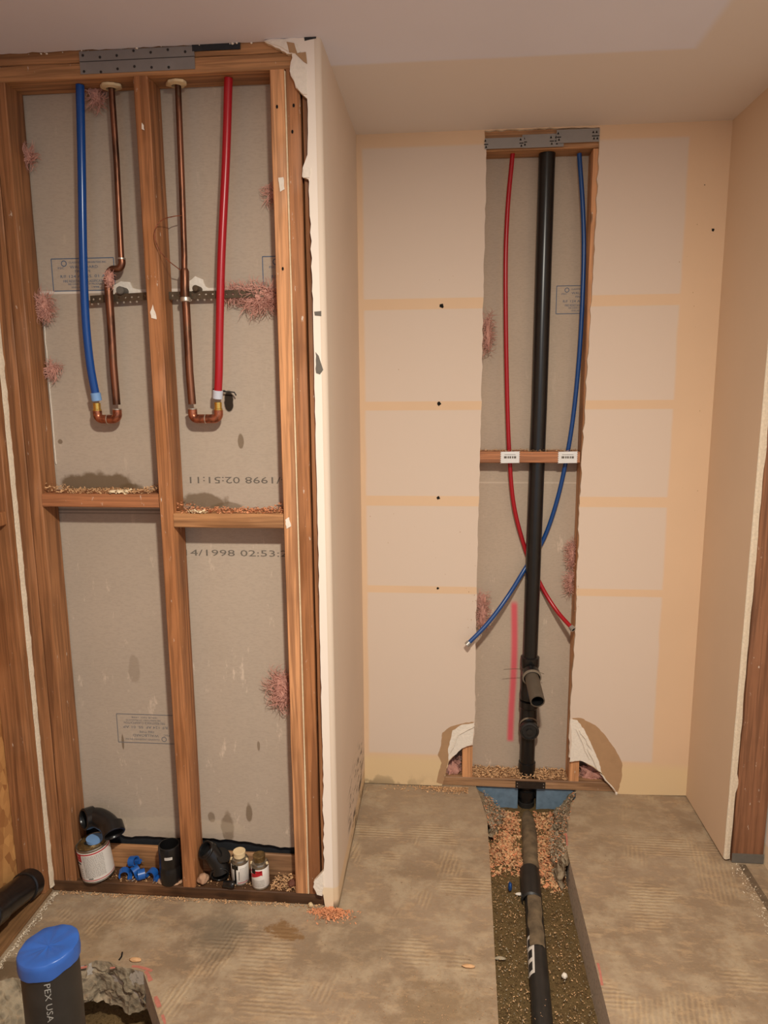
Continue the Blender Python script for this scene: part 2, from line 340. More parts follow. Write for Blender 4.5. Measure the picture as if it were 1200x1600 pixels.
# ------------------------------------------------------------------ mesh builder
class MB:
    def __init__(s): s.v = []; s.f = []; s.mi = []
    def add(s, vs, fs, mi=0):
        b = len(s.v); s.v += [Vector(v) for v in vs]; s.f += [tuple(i+b for i in f) for f in fs]; s.mi += [mi]*len(fs); return s
    def box(s, x0, x1, y0, y1, z0, z1, mi=0):
        vs = [(x, y, z) for z in (z0, z1) for y in (y0, y1) for x in (x0, x1)]
        return s.add(vs, [(0, 2, 3, 1), (4, 5, 7, 6), (0, 1, 5, 4), (2, 6, 7, 3), (0, 4, 6, 2), (1, 3, 7, 5)], mi)
    def lumber(s, x0, x1, y0, y1, z0, z1, axis='z', n=24, amp=.0012, seed=0):
        # a board with slightly wavy rounded edges
        L = {'x': (x0, x1), 'y': (y0, y1), 'z': (z0, z1)}[axis]
        o = {'x': [(y0, z0), (y1, z0), (y1, z1), (y0, z1)], 'y': [(x0, z0), (x0, z1), (x1, z1), (x1, z0)], 'z': [(x0, y0), (x1, y0), (x1, y1), (x0, y1)]}[axis]
        c = .0022; prof = []
        k = len(o); 
        for i in range(k):
            a = Vector(o[i]); pv = Vector(o[i-1]); nx = Vector(o[(i+1) % k])
            prof.append(a+(pv-a).normalized()*c); prof.append(a+(nx-a).normalized()*c)
        vs = []
        for j in range(n+1):
            t = L[0]+(L[1]-L[0])*j/n
            for i, q in enumerate(prof):
                w = noise.noise(Vector((t*6+seed*9.1, i*1.7, seed)))*amp
                a, b = q[0]+w, q[1]+noise.noise(Vector((t*6, i*2.3+9, seed+5)))*amp
                vs.append({'x': (t, a, b), 'y': (a, t, b), 'z': (a, b, t)}[axis])
        m = len(prof); fs = []
        for j in range(n):
            for i in range(m):
                i2 = (i+1) % m; fs.append((j*m+i, j*m+i2, (j+1)*m+i2, (j+1)*m+i))
        fs.append(tuple(range(m))[::-1]); fs.append(tuple(n*m+i for i in range(m)))
        return s.add(vs, fs)
    def tube(s, pts, r, n=20, caps=True, mi=0):
        pts = [Vector(p) for p in pts]; rs = r if isinstance(r, (list, tuple)) else [r]*len(pts)
        vs = []; prev = None
        for i, p in enumerate(pts):
            t = (pts[min(i+1, len(pts)-1)]-pts[max(i-1, 0)])
            if t.length < 1e-9: t = prev_t
            t.normalize(); prev_t = t
            if prev is None:
                a = Vector((0, 0, 1)) if abs(t.z) < .9 else Vector((1, 0, 0)); u = t.cross(a).normalized()
            else:
                u = (prev-t*prev.dot(t)).normalized()
            prev = u; w = t.cross(u)
            for k in range(n):
                a = 2*math.pi*k/n; vs.append(p+(u*math.cos(a)+w*math.sin(a))*rs[i])
        fs = []
        for i in range(len(pts)-1):
            for k in range(n):
                k2 = (k+1) % n; fs.append((i*n+k, i*n+k2, (i+1)*n+k2, (i+1)*n+k))
        if caps: fs.append(tuple(range(n))[::-1]); fs.append(tuple((len(pts)-1)*n+k for k in range(n)))
        return s.add(vs, fs, mi)
    def lathe(s, prof, c=(0, 0, 0), n=36, axis=None, a0=0, a1=2*math.pi, mi=0):
        # prof: (r, z) list
        c = Vector(c); mt = Matrix.Identity(3)
        if axis is not None: mt = Vector((0, 0, 1)).rotation_difference(Vector(axis).normalized()).to_matrix()
        full = abs(a1-a0-2*math.pi) < 1e-6; cols = n if full else n+1
        vs = []
        for r, z in prof:
            for k in range(cols):
                a = a0+(a1-a0)*k/n; vs.append(c+mt @ Vector((r*math.cos(a), r*math.sin(a), z)))
        fs = []
        for i in range(len(prof)-1):
            for k in range(n):
                k2 = (k+1) % cols; fs.append((i*cols+k, i*cols+k2, (i+1)*cols+k2, (i+1)*cols+k))
        return s.add(vs, fs, mi)
    def poly(s, pts, d, mi=0, side=None):
        # flat outline pts (3D) pushed along d
        n = len(pts); pts = [Vector(p) for p in pts]; d = Vector(d)
        vs = pts+[p+d for p in pts]; b = len(s.v); s.v += vs
        s.f.append(tuple(b+i for i in range(n))); s.mi.append(mi)
        s.f.append(tuple(b+n+i for i in range(n))[::-1]); s.mi.append(mi if side is None else side)
        for i in range(n):
            j = (i+1) % n; s.f.append((b+j, b+i, b+n+i, b+n+j)); s.mi.append(mi if side is None else side)
        return s
    def build(s, name, mat, parent=None, local=False, smooth=True, angle=35, base=None):
        me = bpy.data.meshes.new(name)
        org = Vector((0, 0, 0))
        if parent is None and base is None and not local:
            xs = [v.x for v in s.v]; ys = [v.y for v in s.v]; zs = [v.z for v in s.v]
            org = Vector(((min(xs)+max(xs))/2, (min(ys)+max(ys))/2, min(zs)))
        elif base is not None: org = Vector(base)
        elif parent is not None and not local: org = worg(parent)
        me.from_pydata([v-org for v in s.v], [], s.f)
        mats = mat if isinstance(mat, list) else [mat]
        for m in mats: me.materials.append(m)
        me.polygons.foreach_set('material_index', s.mi)
        bm = bmesh.new(); bm.from_mesh(me); bmesh.ops.recalc_face_normals(bm, faces=bm.faces); bm.to_mesh(me); bm.free()
        if smooth:
            me.shade_smooth(); me.set_sharp_from_angle(angle=math.radians(angle))
        me.update()
        o = bpy.data.objects.new(name, me); COL.objects.link(o)
        if parent is not None:
            o.parent = parent
        elif not local: o.location = org
        return o
def worg(o):
    v = Vector(o.location)
    while o.parent: o = o.parent; v += Vector(o.location)
    return v
def tag(o, label=None, cat=None, group=None, kind=None):
    if label: o['label'] = label
    if cat: o['category'] = cat
    if group: o['group'] = group
    if kind: o['kind'] = kind
    return o
def thing(name, label, cat, loc, group=None, rot=(0, 0, 0)):
    o = bpy.data.objects.new(name, None); COL.objects.link(o); o.location = loc; o.rotation_euler = rot; o.empty_display_size = .05
    return tag(o, label, cat, group)
def struct(mb, name, mat, **k):
    o = mb.build(name, mat, base=(0, 0, 0), **k); o['kind'] = 'structure'; return o
def smoothpath(pts, n=10):
    pts = [Vector(p) for p in pts]; out = []
    P = [pts[0]*2-pts[1]]+pts+[pts[-1]*2-pts[-2]]
    for i in range(1, len(P)-2):
        for k in range(n):
            t = k/n; a, b, c, d = P[i-1], P[i], P[i+1], P[i+2]
            out.append(.5*((2*b)+(c-a)*t+(2*a-5*b+4*c-d)*t*t+(3*b-a-3*c+d)*t**3))
    out.append(pts[-1]); return out
def jag(p, q, step=.03, amp=.003, plane='xz', seed=0):
    # ragged line from p to q (p kept, q left to the next piece)
    p = Vector(p); q = Vector(q); L = (q-p).length; n = max(1, int(L/step)); out = []
    for i in range(n):
        v = p.lerp(q, i/n)
        if i:
            w = Vector((rnd(-amp, amp), 0, rnd(-amp, amp))) if plane == 'xz' else Vector((rnd(-amp, amp), rnd(-amp, amp), 0))
            v = v+w
        out.append(v)
    return out
def text_mesh(body, size, font_align='LEFT'):
    cu = bpy.data.curves.new('t', 'FONT'); cu.body = body; cu.size = size; cu.align_x = font_align; cu.resolution_u = 2
    o = bpy.data.objects.new('t', cu); COL.objects.link(o)
    dg = bpy.context.evaluated_depsgraph_get(); me = bpy.data.meshes.new_from_object(o.evaluated_get(dg))
    bpy.data.objects.remove(o); vs = [v.co.copy() for v in me.vertices]; fs = [tuple(p.vertices) for p in me.polygons]
    bpy.data.meshes.remove(me); return vs, fs

# ------------------------------------------------------------------ dimensions
C = 2.44; XL, XR, B, FY, SY = -.323, .933, 2.661, 1.948, 1.961
PY, PB = 2.05, 2.763          # faces of the exposed board backs

# ------------------------------------------------------------------ floor
fo = [(-3, -2.2), (3, -2.2), (3, 2.95), (-3, 2.95)]
tr = [(.105, 2.78), (.126, 2.659), (.140, 2.58), (.147, 2.52), (.156, 2.454), (.150, 2.1), (.144, 1.85), (.138, 1.582), (.122, .7), (.41, .7), (.417, 1.604), (.419, 2.0), (.421, 2.318),
      (.432, 2.38), (.447, 2.43), (.452, 2.48), (.468, 2.52), (.480, 2.58), (.505, 2.62), (.515, 2.669), (.53, 2.78)]
hp = [atZ(0, 1533, 0), atZ(20, 1527, 0), atZ(34, 1530, 0), atZ(48, 1512, 0), atZ(90, 1497, 0), atZ(118, 1510, 0), atZ(134, 1508, 0), atZ(150, 1501, 0), atZ(170, 1503, 0), atZ(185, 1510, 0), atZ(205, 1514, 0), atZ(224, 1519, 0), atZ(233, 1545, 0), atZ(250, 1599, 0)]
hl = [(p.x, p.y) for p in hp]+[(-.66, 1.30), (-.64, 1.02), (-.80, .96), (-1.02, 1.0), (-1.15, 1.15), (-1.19, 1.35), (-1.20, 1.50)]
hl = list(reversed(hl))
bm = bmesh.new(); edges = []
loops = []
for lp in (fo, tr, hl):
    vs = [bm.verts.new((x, y, 0)) for x, y in lp]
    es = [bm.edges.new((vs[i], vs[(i+1) % len(vs)])) for i in range(len(vs))]
    edges += es; loops.append(vs)
bmesh.ops.triangle_fill(bm, use_beauty=True, use_dissolve=False, edges=edges)
me = bpy.data.meshes.new('floor'); 
for lp, (vs) in zip((tr, hl), loops[1:]):
    low = [bm.verts.new((v.co.x, v.co.y, -.145 if lp is tr else -.10)) for v in vs]
    for i in range(len(vs)):
        j = (i+1) % len(vs); f = bm.faces.new((vs[i], vs[j], low[j], low[i])); f.material_index = 1
bmesh.ops.recalc_face_normals(bm, faces=bm.faces)
for f in bm.faces:
    if f.material_index == 0 and f.normal.z < 0: f.normal_flip()
bm.to_mesh(me); bm.free(); me.materials.append(M['floor']); me.materials.append(M['cut'])
floor = bpy.data.objects.new('floor', me); COL.objects.link(floor); floor['kind'] = 'structure'

def ruled(top, bot, nu, nv, amp, fr=30, seed=0, keep=True):
    def along(pl, t):
        pl = [Vector(p) for p in pl]; L = [0]
        for i in range(1, len(pl)): L.append(L[-1]+(pl[i]-pl[i-1]).length)
        s = t*L[-1]
        for i in range(1, len(pl)):
            if s <= L[i]+1e-9: return pl[i-1].lerp(pl[i], (s-L[i-1])/max(1e-9, L[i]-L[i-1]))
        return pl[-1]
    mb = MB(); vs = []
    for i in range(nu+1):
        a = along(top, i/nu); b = along(bot, i/nu)
        for j in range(nv+1):
            t = j/nv; p = a.lerp(b, t); k = math.sin(math.pi*min(1, t*1.6)/1)if False else (min(1, t*5) if keep else 1)
            d = noise.noise_vector(p*fr+Vector((seed, 0, 0)))*amp*k+noise.noise_vector(p*fr*3.1)*amp*.45*k
            vs.append(p+d)
    fs = [(i*(nv+1)+j, (i+1)*(nv+1)+j, (i+1)*(nv+1)+j+1, i*(nv+1)+j+1) for i in range(nu) for j in range(nv)]
    return mb.add(vs, fs)
# rough broken rim of the floor hole (child of the slab)
zb = -.16
top = [Vector((p.x, p.y, .001)) for p in hp[3:12]]
bot = [Vector((p.x*.99+.005, p.y-.012, -.118)) for p in hp[3:12]]
ruled(top, bot, 90, 22, .016, 26).build('broken_rim', M['broken'], floor, angle=60)
top = [(-1.20, 1.45, .001), (-1.19, 1.50, .001)]+[tuple(p) for p in hp[0:4]]
bot = [(-1.10, 1.42, zb), (-1.10, 1.46, zb), (-1.08, 1.50, zb), (-1.06, 1.53, zb), (-1.04, 1.56, zb), (-1.02, 1.58, zb)]
ruled(top, bot, 50, 18, .012, 22, 4).build('broken_rim', M['broken'], floor, angle=60)
# broken slab shoulders at the back of the trench
top = [(.105, 2.688, .001), (.126, 2.659, .001), (.140, 2.58, .001), (.150, 2.50, .001), (.156, 2.44, .001)]
bot = [(.29, 2.688, -.16), (.28, 2.66, -.15), (.25, 2.60, -.13), (.22, 2.54, -.12), (.175, 2.46, -.10)]
ruled(top, bot, 50, 24, .014, 34, 2).build('broken_shoulder', M['broken'], floor, angle=60)
top = [(.525, 2.688, .001), (.515, 2.669, .001), (.490, 2.60, .001), (.466, 2.518, .001), (.447, 2.43, .001), (.421, 2.30, .001), (.42, 2.24, .001)]
bot = [(.385, 2.688, -.16), (.385, 2.66, -.15), (.40, 2.60, -.13), (.385, 2.52, -.12), (.375, 2.43, -.11), (.375, 2.30, -.11), (.40, 2.24, -.11)]
ruled(top, bot, 60, 24, .015, 34, 3).build('broken_shoulder', M['broken'], floor, angle=60)

# paint marks on the slab
def decal_poly(pts, name, mat, parent, off=(0, 0, .0006)):
    mb = MB(); n = len(pts); mb.add([Vector(p)+Vector(off) for p in pts], [tuple(range(n))]); return mb.build(name, mat, parent, smooth=False)
def mark(pxs, w, name='paint_mark'):
    pts = [atZ(x, y, 0) for x, y in pxs]; L = []; R_ = []
    for i, p in enumerate(pts):
        t = (pts[min(i+1, len(pts)-1)]-pts[max(0, i-1)]).normalized(); nn = Vector((-t.y, t.x, 0))
        L.append(p+nn*w*rnd(.3, .6)); R_.append(p-nn*w*rnd(.3, .6))
    decal_poly(L+R_[::-1], name, M['pink_faint'], floor)
M['pink_faint'] = plain('faded_pink_paint', (186, 116, 100), .9, var=.2, scale=80)
mark([(206, 1510), (216, 1511), (228, 1514), (238, 1517)], .010)
mark([(228, 1517), (232, 1524), (236, 1533)], .013)
mark([(243, 1557), (246, 1565), (249, 1574)], .012)
mark([(253, 1586), (256, 1594), (258, 1600)], .008)
mark([(121, 1514), (128, 1512), (136, 1511)], .010)
mark([(172, 1513), (180, 1512)], .008)
mark([(884, 1302), (886, 1312), (886, 1322)], .007)
mark([(934, 1505), (938, 1520), (941, 1540)], .007)
# groove and patch along the right-hand wall line
gl = [(1.0-.022, 2.26), (1.0-.020, 2.0), (.985, 1.6), (.985, 1.2), (1.01, 1.2), (1.01, 1.6), (1.003, 2.0), (1.0, 2.26)]
decal_poly([Vector((x, y, 0)) for x, y in gl], 'floor_groove', plain('groove_dark', (112, 94, 74), .9, var=.3, scale=60), floor)

# trench dirt
def dirtfield(name, x0, x1, y0, y1, nx, ny, zf, label):
    mb = MB(); vs = []
    for j in range(ny+1):
        for i in range(nx+1):
            x = x0+(x1-x0)*i/nx; y = y0+(y1-y0)*j/ny
            z = zf(x, y)+noise.noise(Vector((x*14, y*14, 3)))*.008+noise.noise(Vector((x*50, y*50, 1)))*.004
            vs.append((x, y, z))
    fs = [(j*(nx+1)+i, j*(nx+1)+i+1, (j+1)*(nx+1)+i+1, (j+1)*(nx+1)+i) for j in range(ny) for i in range(nx)]
    o = mb.add(vs, fs).build(name, M['dirt']); tag(o, label, 'dirt', kind='stuff'); return o
def pipe_x(y): return .263+(y-1.65)*(.325-.263)/(2.70-1.65)
def zf_t(x, y):
    z = -.128
    if y > 2.15: z += min(1, (y-2.15)/.3)*.03
    return z
dirtfield('trench_dirt', .02, .58, .6, 2.80, 50, 170, zf_t, 'dark brown dirt filling the long narrow trench cut through the slab')
dirtfield('hole_dirt', -1.30, -.55, .9, 1.80, 50, 60, lambda x, y: -.200, 'dark damp soil in the broken floor hole around the blue-taped pipe')

# ------------------------------------------------------------------ ceiling
mb = MB()
pts = [Vector((-3, -2.2, C)), Vector((3, -2.2, C)), Vector((3, 2.9, C)), Vector((-.40, 2.9, C)), Vector((-.40, 1.965, C))]
cur = jag((-.40, 1.960, C), (-1.24, 1.955, C), .02, .004, 'xy')
pts += cur[1:]+[Vector((-3, 1.955, C))]
mb.poly(pts, (0, 0, .013), 0, 1)
ceiling = struct(mb, 'ceiling', [M['ceiling'], M['gypsum']], smooth=False)
MB().box(-3, 3, -2.2, 3, 2.456, 2.5).build('light_leak_cover', M['tar'], ceiling, smooth=False)  # unseen slab added above the ceiling to stop world light leaking in
# crumbs of joint compound along the ragged ceiling edge
mb = MB()
for k in range(26):
    x = rnd(-1.22, -.43); r = rnd(.001, .004)
    mb.lathe([(0.0001, r*.5), (r, 0), (r*.8, -r*.7), (.0001, -r)], (x, 1.957+rnd(-.004, .004), C-.001), n=6)
mb.build('plaster_crumbs', M['gypsum'], ceiling)['kind'] = 'stuff'

# ------------------------------------------------------------------ walls
T = .0127
# alcove back wall, one sheet with the tall opening and the torn arches at its foot
A = lambda x, y: atY(x, y, B)
hole_pts = []
hole_pts += jag(A(691, 1226), A(701, 1190), .02, .003)+jag(A(701, 1190), A(720, 1170), .02, .003)+[A(722, 1168)]+jag(A(739, 1164), A(743, 1120), .02, .002)
hole_pts += jag(A(742, 1120), A(745, 900), .02, .0025)+jag(A(745, 900), A(752, 640), .025, .0015)+jag(A(752, 640), A(760, 240), .025, .0025)+jag(A(760, 240), A(757, 205), .02, .002)
hole_pts += jag(A(757, 204), A(936, 198), .02, .0035)
hole_pts += jag(A(937, 199), A(929, 400), .02, .003)+jag(A(928, 400), A(907, 760), .025, .003)+jag(A(907, 760), A(898, 1000), .02, .0028)+jag(A(898, 1000), A(890, 1130), .02, .003)+jag(A(890, 1130), A(889, 1190), .02, .003)
hole_pts += [A(903, 1188), A(912, 1190)]+jag(A(912, 1190), A(940, 1208), .02, .002)+jag(A(940, 1208), A(962, 1240), .02, .002)
outl = [Vector((XL, B, .003)), ] 
zt = C
P = [Vector((XL-.0, B, .004))]+[Vector((p.x, B, p.z)) for p in [Vector((A(691, 1226).x, B, .004))]+hole_pts[1:]]
P += [Vector((A(962, 1240).x, B, -.002)), Vector((XR+.0, B, .004)), Vector((XR, B, zt)), Vector((XL, B, zt))]
mb = MB(); mb.poly(P, (0, T, 0), 0, 1)
wb = struct(mb, 'wall_back', [M['wall_back'], M['gyp_edge']], smooth=False)
def wpatch(pxs, name, mat, Y=B, th=.0010, ragged=True, parent=wb):
    pts = []
    for i in range(len(pxs)):
        a = atY(*pxs[i], Y); b = atY(*pxs[(i+1) % len(pxs)], Y)
        pts += jag(a, b, .010, .0014) if ragged else [a]
    pts = [Vector((p.x, Y-th, p.z)) for p in pts]
    return MB().poly(pts, (0, th, 0)).build(name, mat, parent, smooth=False)
o = wpatch([(741, 1128), (728, 1129), (705, 1135), (691, 1145), (689, 1165), (684, 1180), (690, 1192), (686, 1204), (682, 1222), (692, 1225), (700, 1192), (703, 1160), (712, 1142)], 'torn_paper', M['kraft'])
tag(o, 'torn brown paper left of the opening')
o = wpatch([(741, 1130), (722, 1132), (707, 1141), (704, 1155), (700, 1170), (701, 1188), (722, 1169), (738, 1162)], 'exposed_gypsum', M['gypsum'], th=.0016)
o = wpatch([(894, 1122), (908, 1122), (930, 1133), (945, 1148), (962, 1172), (972, 1192), (972, 1210), (966, 1236), (962, 1240), (940, 1206), (934, 1190), (918, 1160), (912, 1142)], 'torn_paper', M['kraft'])
tag(o, 'torn brown paper right of the opening')
o = wpatch([(891, 1124), (902, 1125), (914, 1142), (920, 1155), (927, 1170), (936, 1190), (940, 1207), (925, 1196), (907, 1188), (890, 1190), (893, 1160)], 'exposed_gypsum', M['gypsum'], th=.0018)
# lifted paper curls on the torn gypsum
mb = MB()
for a, b in (((741, 1134), (716, 1148)), ((716, 1148), (703, 1178)), ((905, 1140), (925, 1172)), ((918, 1168), (935, 1205)), ((900, 1138), (922, 1188)), ((938, 1208), (963, 1238))):
    p = atY(*a, B-.004); q = atY(*b, B-.003); pts = [p.lerp(q, k/6)+Vector((rnd(-.002, .002), rnd(-.003, 0), rnd(-.002, .002))) for k in range(7)]
    mb.tube(pts, [.001, .0025, .003, .0022, .003, .002, .0008], 6)
q = atY(963, 1240, B-.004); mb.lathe([(.0001, .008), (.005, .004), (.004, -.004), (.0001, -.009)], q, n=8)
mb.build('paper_curl', M['gypsum'], wb)
# anchor holes
for i, (x, y, r) in enumerate([(690, 478, .009), (686, 631, .008), (685, 778, .0075), (684, 919, .006), (1114, 359, .006), (1101, 289, .002)]):
    p = atY(x, y, B); mb = MB(); vs = [Vector((p.x+math.cos(a)*r*rnd(.6, 1.1), B-.0006, p.z+math.sin(a)*r*rnd(.6, 1.1))) for a in [k*math.pi/6 for k in range(12)]]
    mb.add(vs, [tuple(range(12))]).build('anchor_hole', M['hole'], wb, smooth=False)
mb = MB()
for k in range(60):   # little nicks round the opening
    x, y = random.choice([(rnd(728, 744), rnd(815, 960)), (rnd(895, 905), rnd(850, 960)), (rnd(730, 745), rnd(920, 985)), (rnd(1060, 1100), rnd(300, 900)), (rnd(575, 740), rnd(240, 900))])
    p = atY(x, y, B); r = rnd(.0006, .0022); mb.add([Vector((p.x+math.cos(a)*r*rnd(.4, 1), B-.0005, p.z+math.sin(a)*r*rnd(.6, 1.6))) for a in [j*math.pi/3 for j in range(6)]], [tuple(range(6))])
o = mb.build('surface_nicks', M['kraft'], wb, smooth=False); o['kind'] = 'stuff'
# alcove left wall
mb = MB()
bead = [(XL, FY+.016)]+[(XL-.016+.016*math.cos(a), FY+.016-.016*math.sin(a)) for a in [k*math.pi/20 for k in range(1, 11)]]
prof = [(XL, B)]+bead+[(XL-.016, FY+.0127), (XL-.0127, FY+.016), (XL-.013, B)]
mb.poly([Vector((x, y, .003)) for x, y in prof], (0, 0, C-.003))
wl = struct(mb, 'wall_alcove_left', M['wall_left'], angle=50)
# pale front face of the partition end, ragged where it was torn
S_ = lambda x, y: atY(x, y, FY)
xr = XL-.0158
fp = [Vector((xr, FY, .003))]
fp += [Vector((xr, FY, C))]
fp += jag(Vector((xr, FY, C)), S_(412, 62), .012, .002)[1:]
fp += jag(S_(412, 64), S_(430, 72), .008, .002)+jag(S_(430, 74), S_(455, 84), .008, .003)+jag(S_(456, 84), S_(453, 110), .008, .003)+jag(S_(453, 112), S_(462, 135), .008, .002)+jag(S_(462, 137), S_(478, 152), .008, .002)
fp += jag(S_(480, 154), S_(481, 258), .025, .0015)+[S_(473, 262), S_(472, 276), S_(482, 280)]+jag(S_(483, 284), S_(489, 480), .02, .002)+jag(S_(489, 480), S_(496, 800), .03, .0012)
fp += jag(S_(496, 800), S_(504, 1180), .03, .0012)+jag(S_(504, 1180), S_(506, 1370), .02, .003)+[S_(490, 1378), S_(494, 1392), S_(505, 1398), Vector((S_(508, 1420).x, FY, .006))]
fp = [Vector((p.x, FY, min(C, p.z))) for p in fp]
mb = MB().poly(fp, (0, T, 0), 0, 1)
wf = struct(mb, 'wall_front', [M['wall_strip'], M['gyp_edge']], smooth=False)
wpatch([(414, 65), (445, 62), (466, 70), (470, 82), (457, 84), (440, 74)], 'exposed_gypsum', M['gypsum'], FY, .0025, True, wf)
wpatch([(457, 98), (466, 94), (479, 108), (480, 148), (474, 148), (462, 134), (453, 112)], 'exposed_gypsum', M['gypsum'], FY, .003, True, wf)
wpatch([(448, 66), (460, 68), (465, 84), (452, 82)], 'torn_paper', M['kraft'], FY, .003, True, wf)
wpatch([(462, 84), (478, 82), (480, 100), (470, 92)], 'torn_paper', M['kraft'], FY, .003, True, wf)
wpatch([(474, 264), (485, 262), (484, 278), (474, 278)], 'exposed_gypsum', M['gypsum'], FY, .003, True, wf)
wpatch([(475, 57), (494, 57), (494, 60), (484, 62), (476, 64)], 'scuff', M['tar'], FY, .0008, True, wf)
wpatch([(491, 487), (502, 486), (502, 494), (492, 493)], 'scuff', M['ink_grey'], FY, .001, True, wf)
wpatch([(493, 550), (498, 556), (505, 578), (500, 585), (494, 583)], 'scuff', M['ink_grey'], FY, .001, True, wf)
wpatch([(492, 1374), (504, 1362), (506, 1385), (504, 1398), (496, 1396), (490, 1384)], 'exposed_gypsum', M['gypsum'], FY, .006, True, wf)
# alcove right wall
mb = MB(); y0 = 2.245
wp = [Vector((XR, B, .004)), Vector((XR, B, C)), Vector((XR, y0-.005, C))]
for k in range(60):
    z = C-(C-.01)*k/60; wp.append(Vector((XR, y0+(C-z)*.012+rnd(-.0015, .0015), z)))
wp.append(Vector((XR, 2.277, .01)))
mb.poly(wp, (T, 0, 0), 0, 1)
wr = struct(mb, 'wall_alcove_right', [M['wall_right'], M['gyp_edge']], smooth=False)
# jagged drywall mud edge in front
mb = MB(); vs = []; N = 70
for k in range(N+1):
    z = .01+(C-.02)*k/N; yy = y0+(C-z)*.012-.002
    w = .020+noise.noise(Vector((0, 0, z*9)))*.006+(.008 if abs(z-.30) < .02 else 0)
    vs += [(XR+.0005, yy, z), (XR+.006, yy-.004+rnd(-.001, .001), z), (XR+w, yy+.001+rnd(-.001, .001), z), (XR+w+.001, yy+.02, z)]
fs = [(k*4+i, k*4+i+1, k*4+i+5, k*4+i+4) for k in range(N) for i in range(3)]
mb.add(vs, fs).build('plaster_edge', M['gyp_edge'], wr)
# room side continuing to the right of the alcove
struct(MB().box(1.062, 1.075, 1.0, 2.9, 0.0, C), 'wall_right', M['wall_strip'], smooth=False)
# exposed board backs
mb = MB(); pl = [Vector((-1.36, PY, 2.46)), Vector((-.30, PY, 2.46)), Vector((-.30, PY, .12))]
pl = [Vector((-1.36, PY, 2.46)), Vector((-.34, PY, 2.46)), Vector((-.34, PY, .12))]
pl += jag((-.45, PY, .128), (-.62, PY, .136), .015, .004)+jag((-.62, PY, .142), (-.78, PY, .150), .02, .003)+jag((-.80, PY, .150), (-1.04, PY, .140), .02, .004)+jag((-1.04, PY, .142), (-1.09, PY, .19), .01, .004)+[Vector((-1.36, PY, .2))]
mb.poly(pl, (0, T, 0), 0, 1); wcl = struct(mb, 'wall_cavity_left', [M['panel_left'], M['gypsum']], smooth=False)
MB().box(-1.36, -.34, PY+T+.002, PY+T+.006, .02, 2.46).build('tar_paper', M['tar'], wcl, smooth=False)
wcb = struct(MB().box(-.34, 1.05, PB, PB+T, .0, 2.46), 'wall_cavity_back', M['panel_back'], smooth=False)
# left side sheathing
struct(MB().box(-1.348, -1.334, -.5, 2.06, 0, 2.45), 'wall_left', M['osb'], smooth=False)

# prints on the board backs
def print_text(body, size, p, w, mat, parent, rot=0, Yoff=.0006, name='printed_text', h=None):
    vs, fs = text_mesh(body, size)
    x0 = min(v.x for v in vs); x1 = max(v.x for v in vs); y0 = min(v.y for v in vs); y1 = max(v.y for v in vs)
    sx = w/(x1-x0); sy = sx if h is None else h/(y1-y0); out = []
    for v in vs:
        x = (v.x-x0)*sx; z = (v.y-y0)*sy
        if rot: x, z = w-x, (y1-y0)*sy-z
        out.append(Vector((p.x+x, p.y-Yoff, p.z+z)))
    mb = MB(); mb.add(out, fs); return mb.build(name, mat, parent, smooth=False)
def frame(x0, x1, z0, z1, Y, mat, parent, lw=.0012, skew=0):
    mb = MB()
    for a, b in (((x0, z0), (x1, z0)), ((x1, z0), (x1, z1)), ((x1, z1), (x0, z1)), ((x0, z1), (x0, z0))):
        ax, az = a; bx, bz = b
        if ax == bx: vs = [(ax-lw, az), (ax+lw, az), (ax+lw, bz), (ax-lw, bz)]
        else: vs = [(ax, az-lw), (bx, az-lw), (bx, az+lw), (ax, az+lw)]
        mb.add([Vector((x, Y-.0006, z)) for x, z in vs], [(0, 1, 2, 3)])
    return mb.build('stamp_frame', mat, parent, smooth=False)
def ring(cx, cz, r, Y, mat, parent, lw=.0012):
    mb = MB(); vs = []
    for k in range(24):
        a = 2*math.pi*k/24; vs += [Vector((cx+math.cos(a)*r, Y-.0006, cz+math.sin(a)*r)), Vector((cx+math.cos(a)*(r-lw*2), Y-.0006, cz+math.sin(a)*(r-lw*2)))]
    mb.add(vs, [(2*k, 2*k+1, (2*k+3) % 48, (2*k+2) % 48) for k in range(24)]); return mb.build('stamp_ring', mat, parent, smooth=False)
def stamp(x0, z1, Y, mat, parent, w=.184, h=.098, flip=False, cut=99):
    frame(x0, min(x0+w, cut), z1-h, z1, Y, mat, parent)
    rows = [('CLASSIFIED UNDERWRITERS INC', .28, .88, .095, .055), ('WALLBOARD', .29, .74, .22, .085), ('FIRE TYPE', .37, .62, .36, .07), ('FSC', .10, .20, .26, .06),
            ('R/F', .13, .22, .51, .09), ('124 AF', .27, .50, .51, .085), ('SS. 01 AP', .55, .90, .51, .085), ('FIRE RESISTANCE CLASSIFICATION', .17, .88, .66, .08), ('SEE DIRECTORY OF PRODUCTS', .24, .84, .77, .05), ('ISSUE NO. 1998', .30, .74, .87, .05)]
    for b, a, c, zz, hh in rows:
        xa, xb, zc, ht = x0+a*w, x0+c*w, z1-(zz+hh)*h, hh*h
        if flip: xa, xb = x0+(1-c)*w, x0+(1-a)*w; zc = z1-h+zz*h
        if xb > cut: continue
        print_text(b, .01, Vector((xa, Y, zc)), xb-xa, mat, parent, rot=flip, h=ht)
    ca, cz = (x0+.20*w, z1-.15*h) if not flip else (x0+.80*w, z1-.85*h)
    if ca < cut: ring(ca, cz, .0085, Y, mat, parent); 
p = atY(80, 406, PY); stamp(p.x, p.z+.002, PY, M['ink_blue'], wcl, .184, .088)
p = atY(410, 401, PY); stamp(p.x, p.z, PY, M['ink_blue'], wcl, .184, .098, cut=-.38)
p = atY(182, 1115, PY); stamp(p.x, p.z, PY, M['ink_blue_faint'], wcl, .188, .096, flip=True)
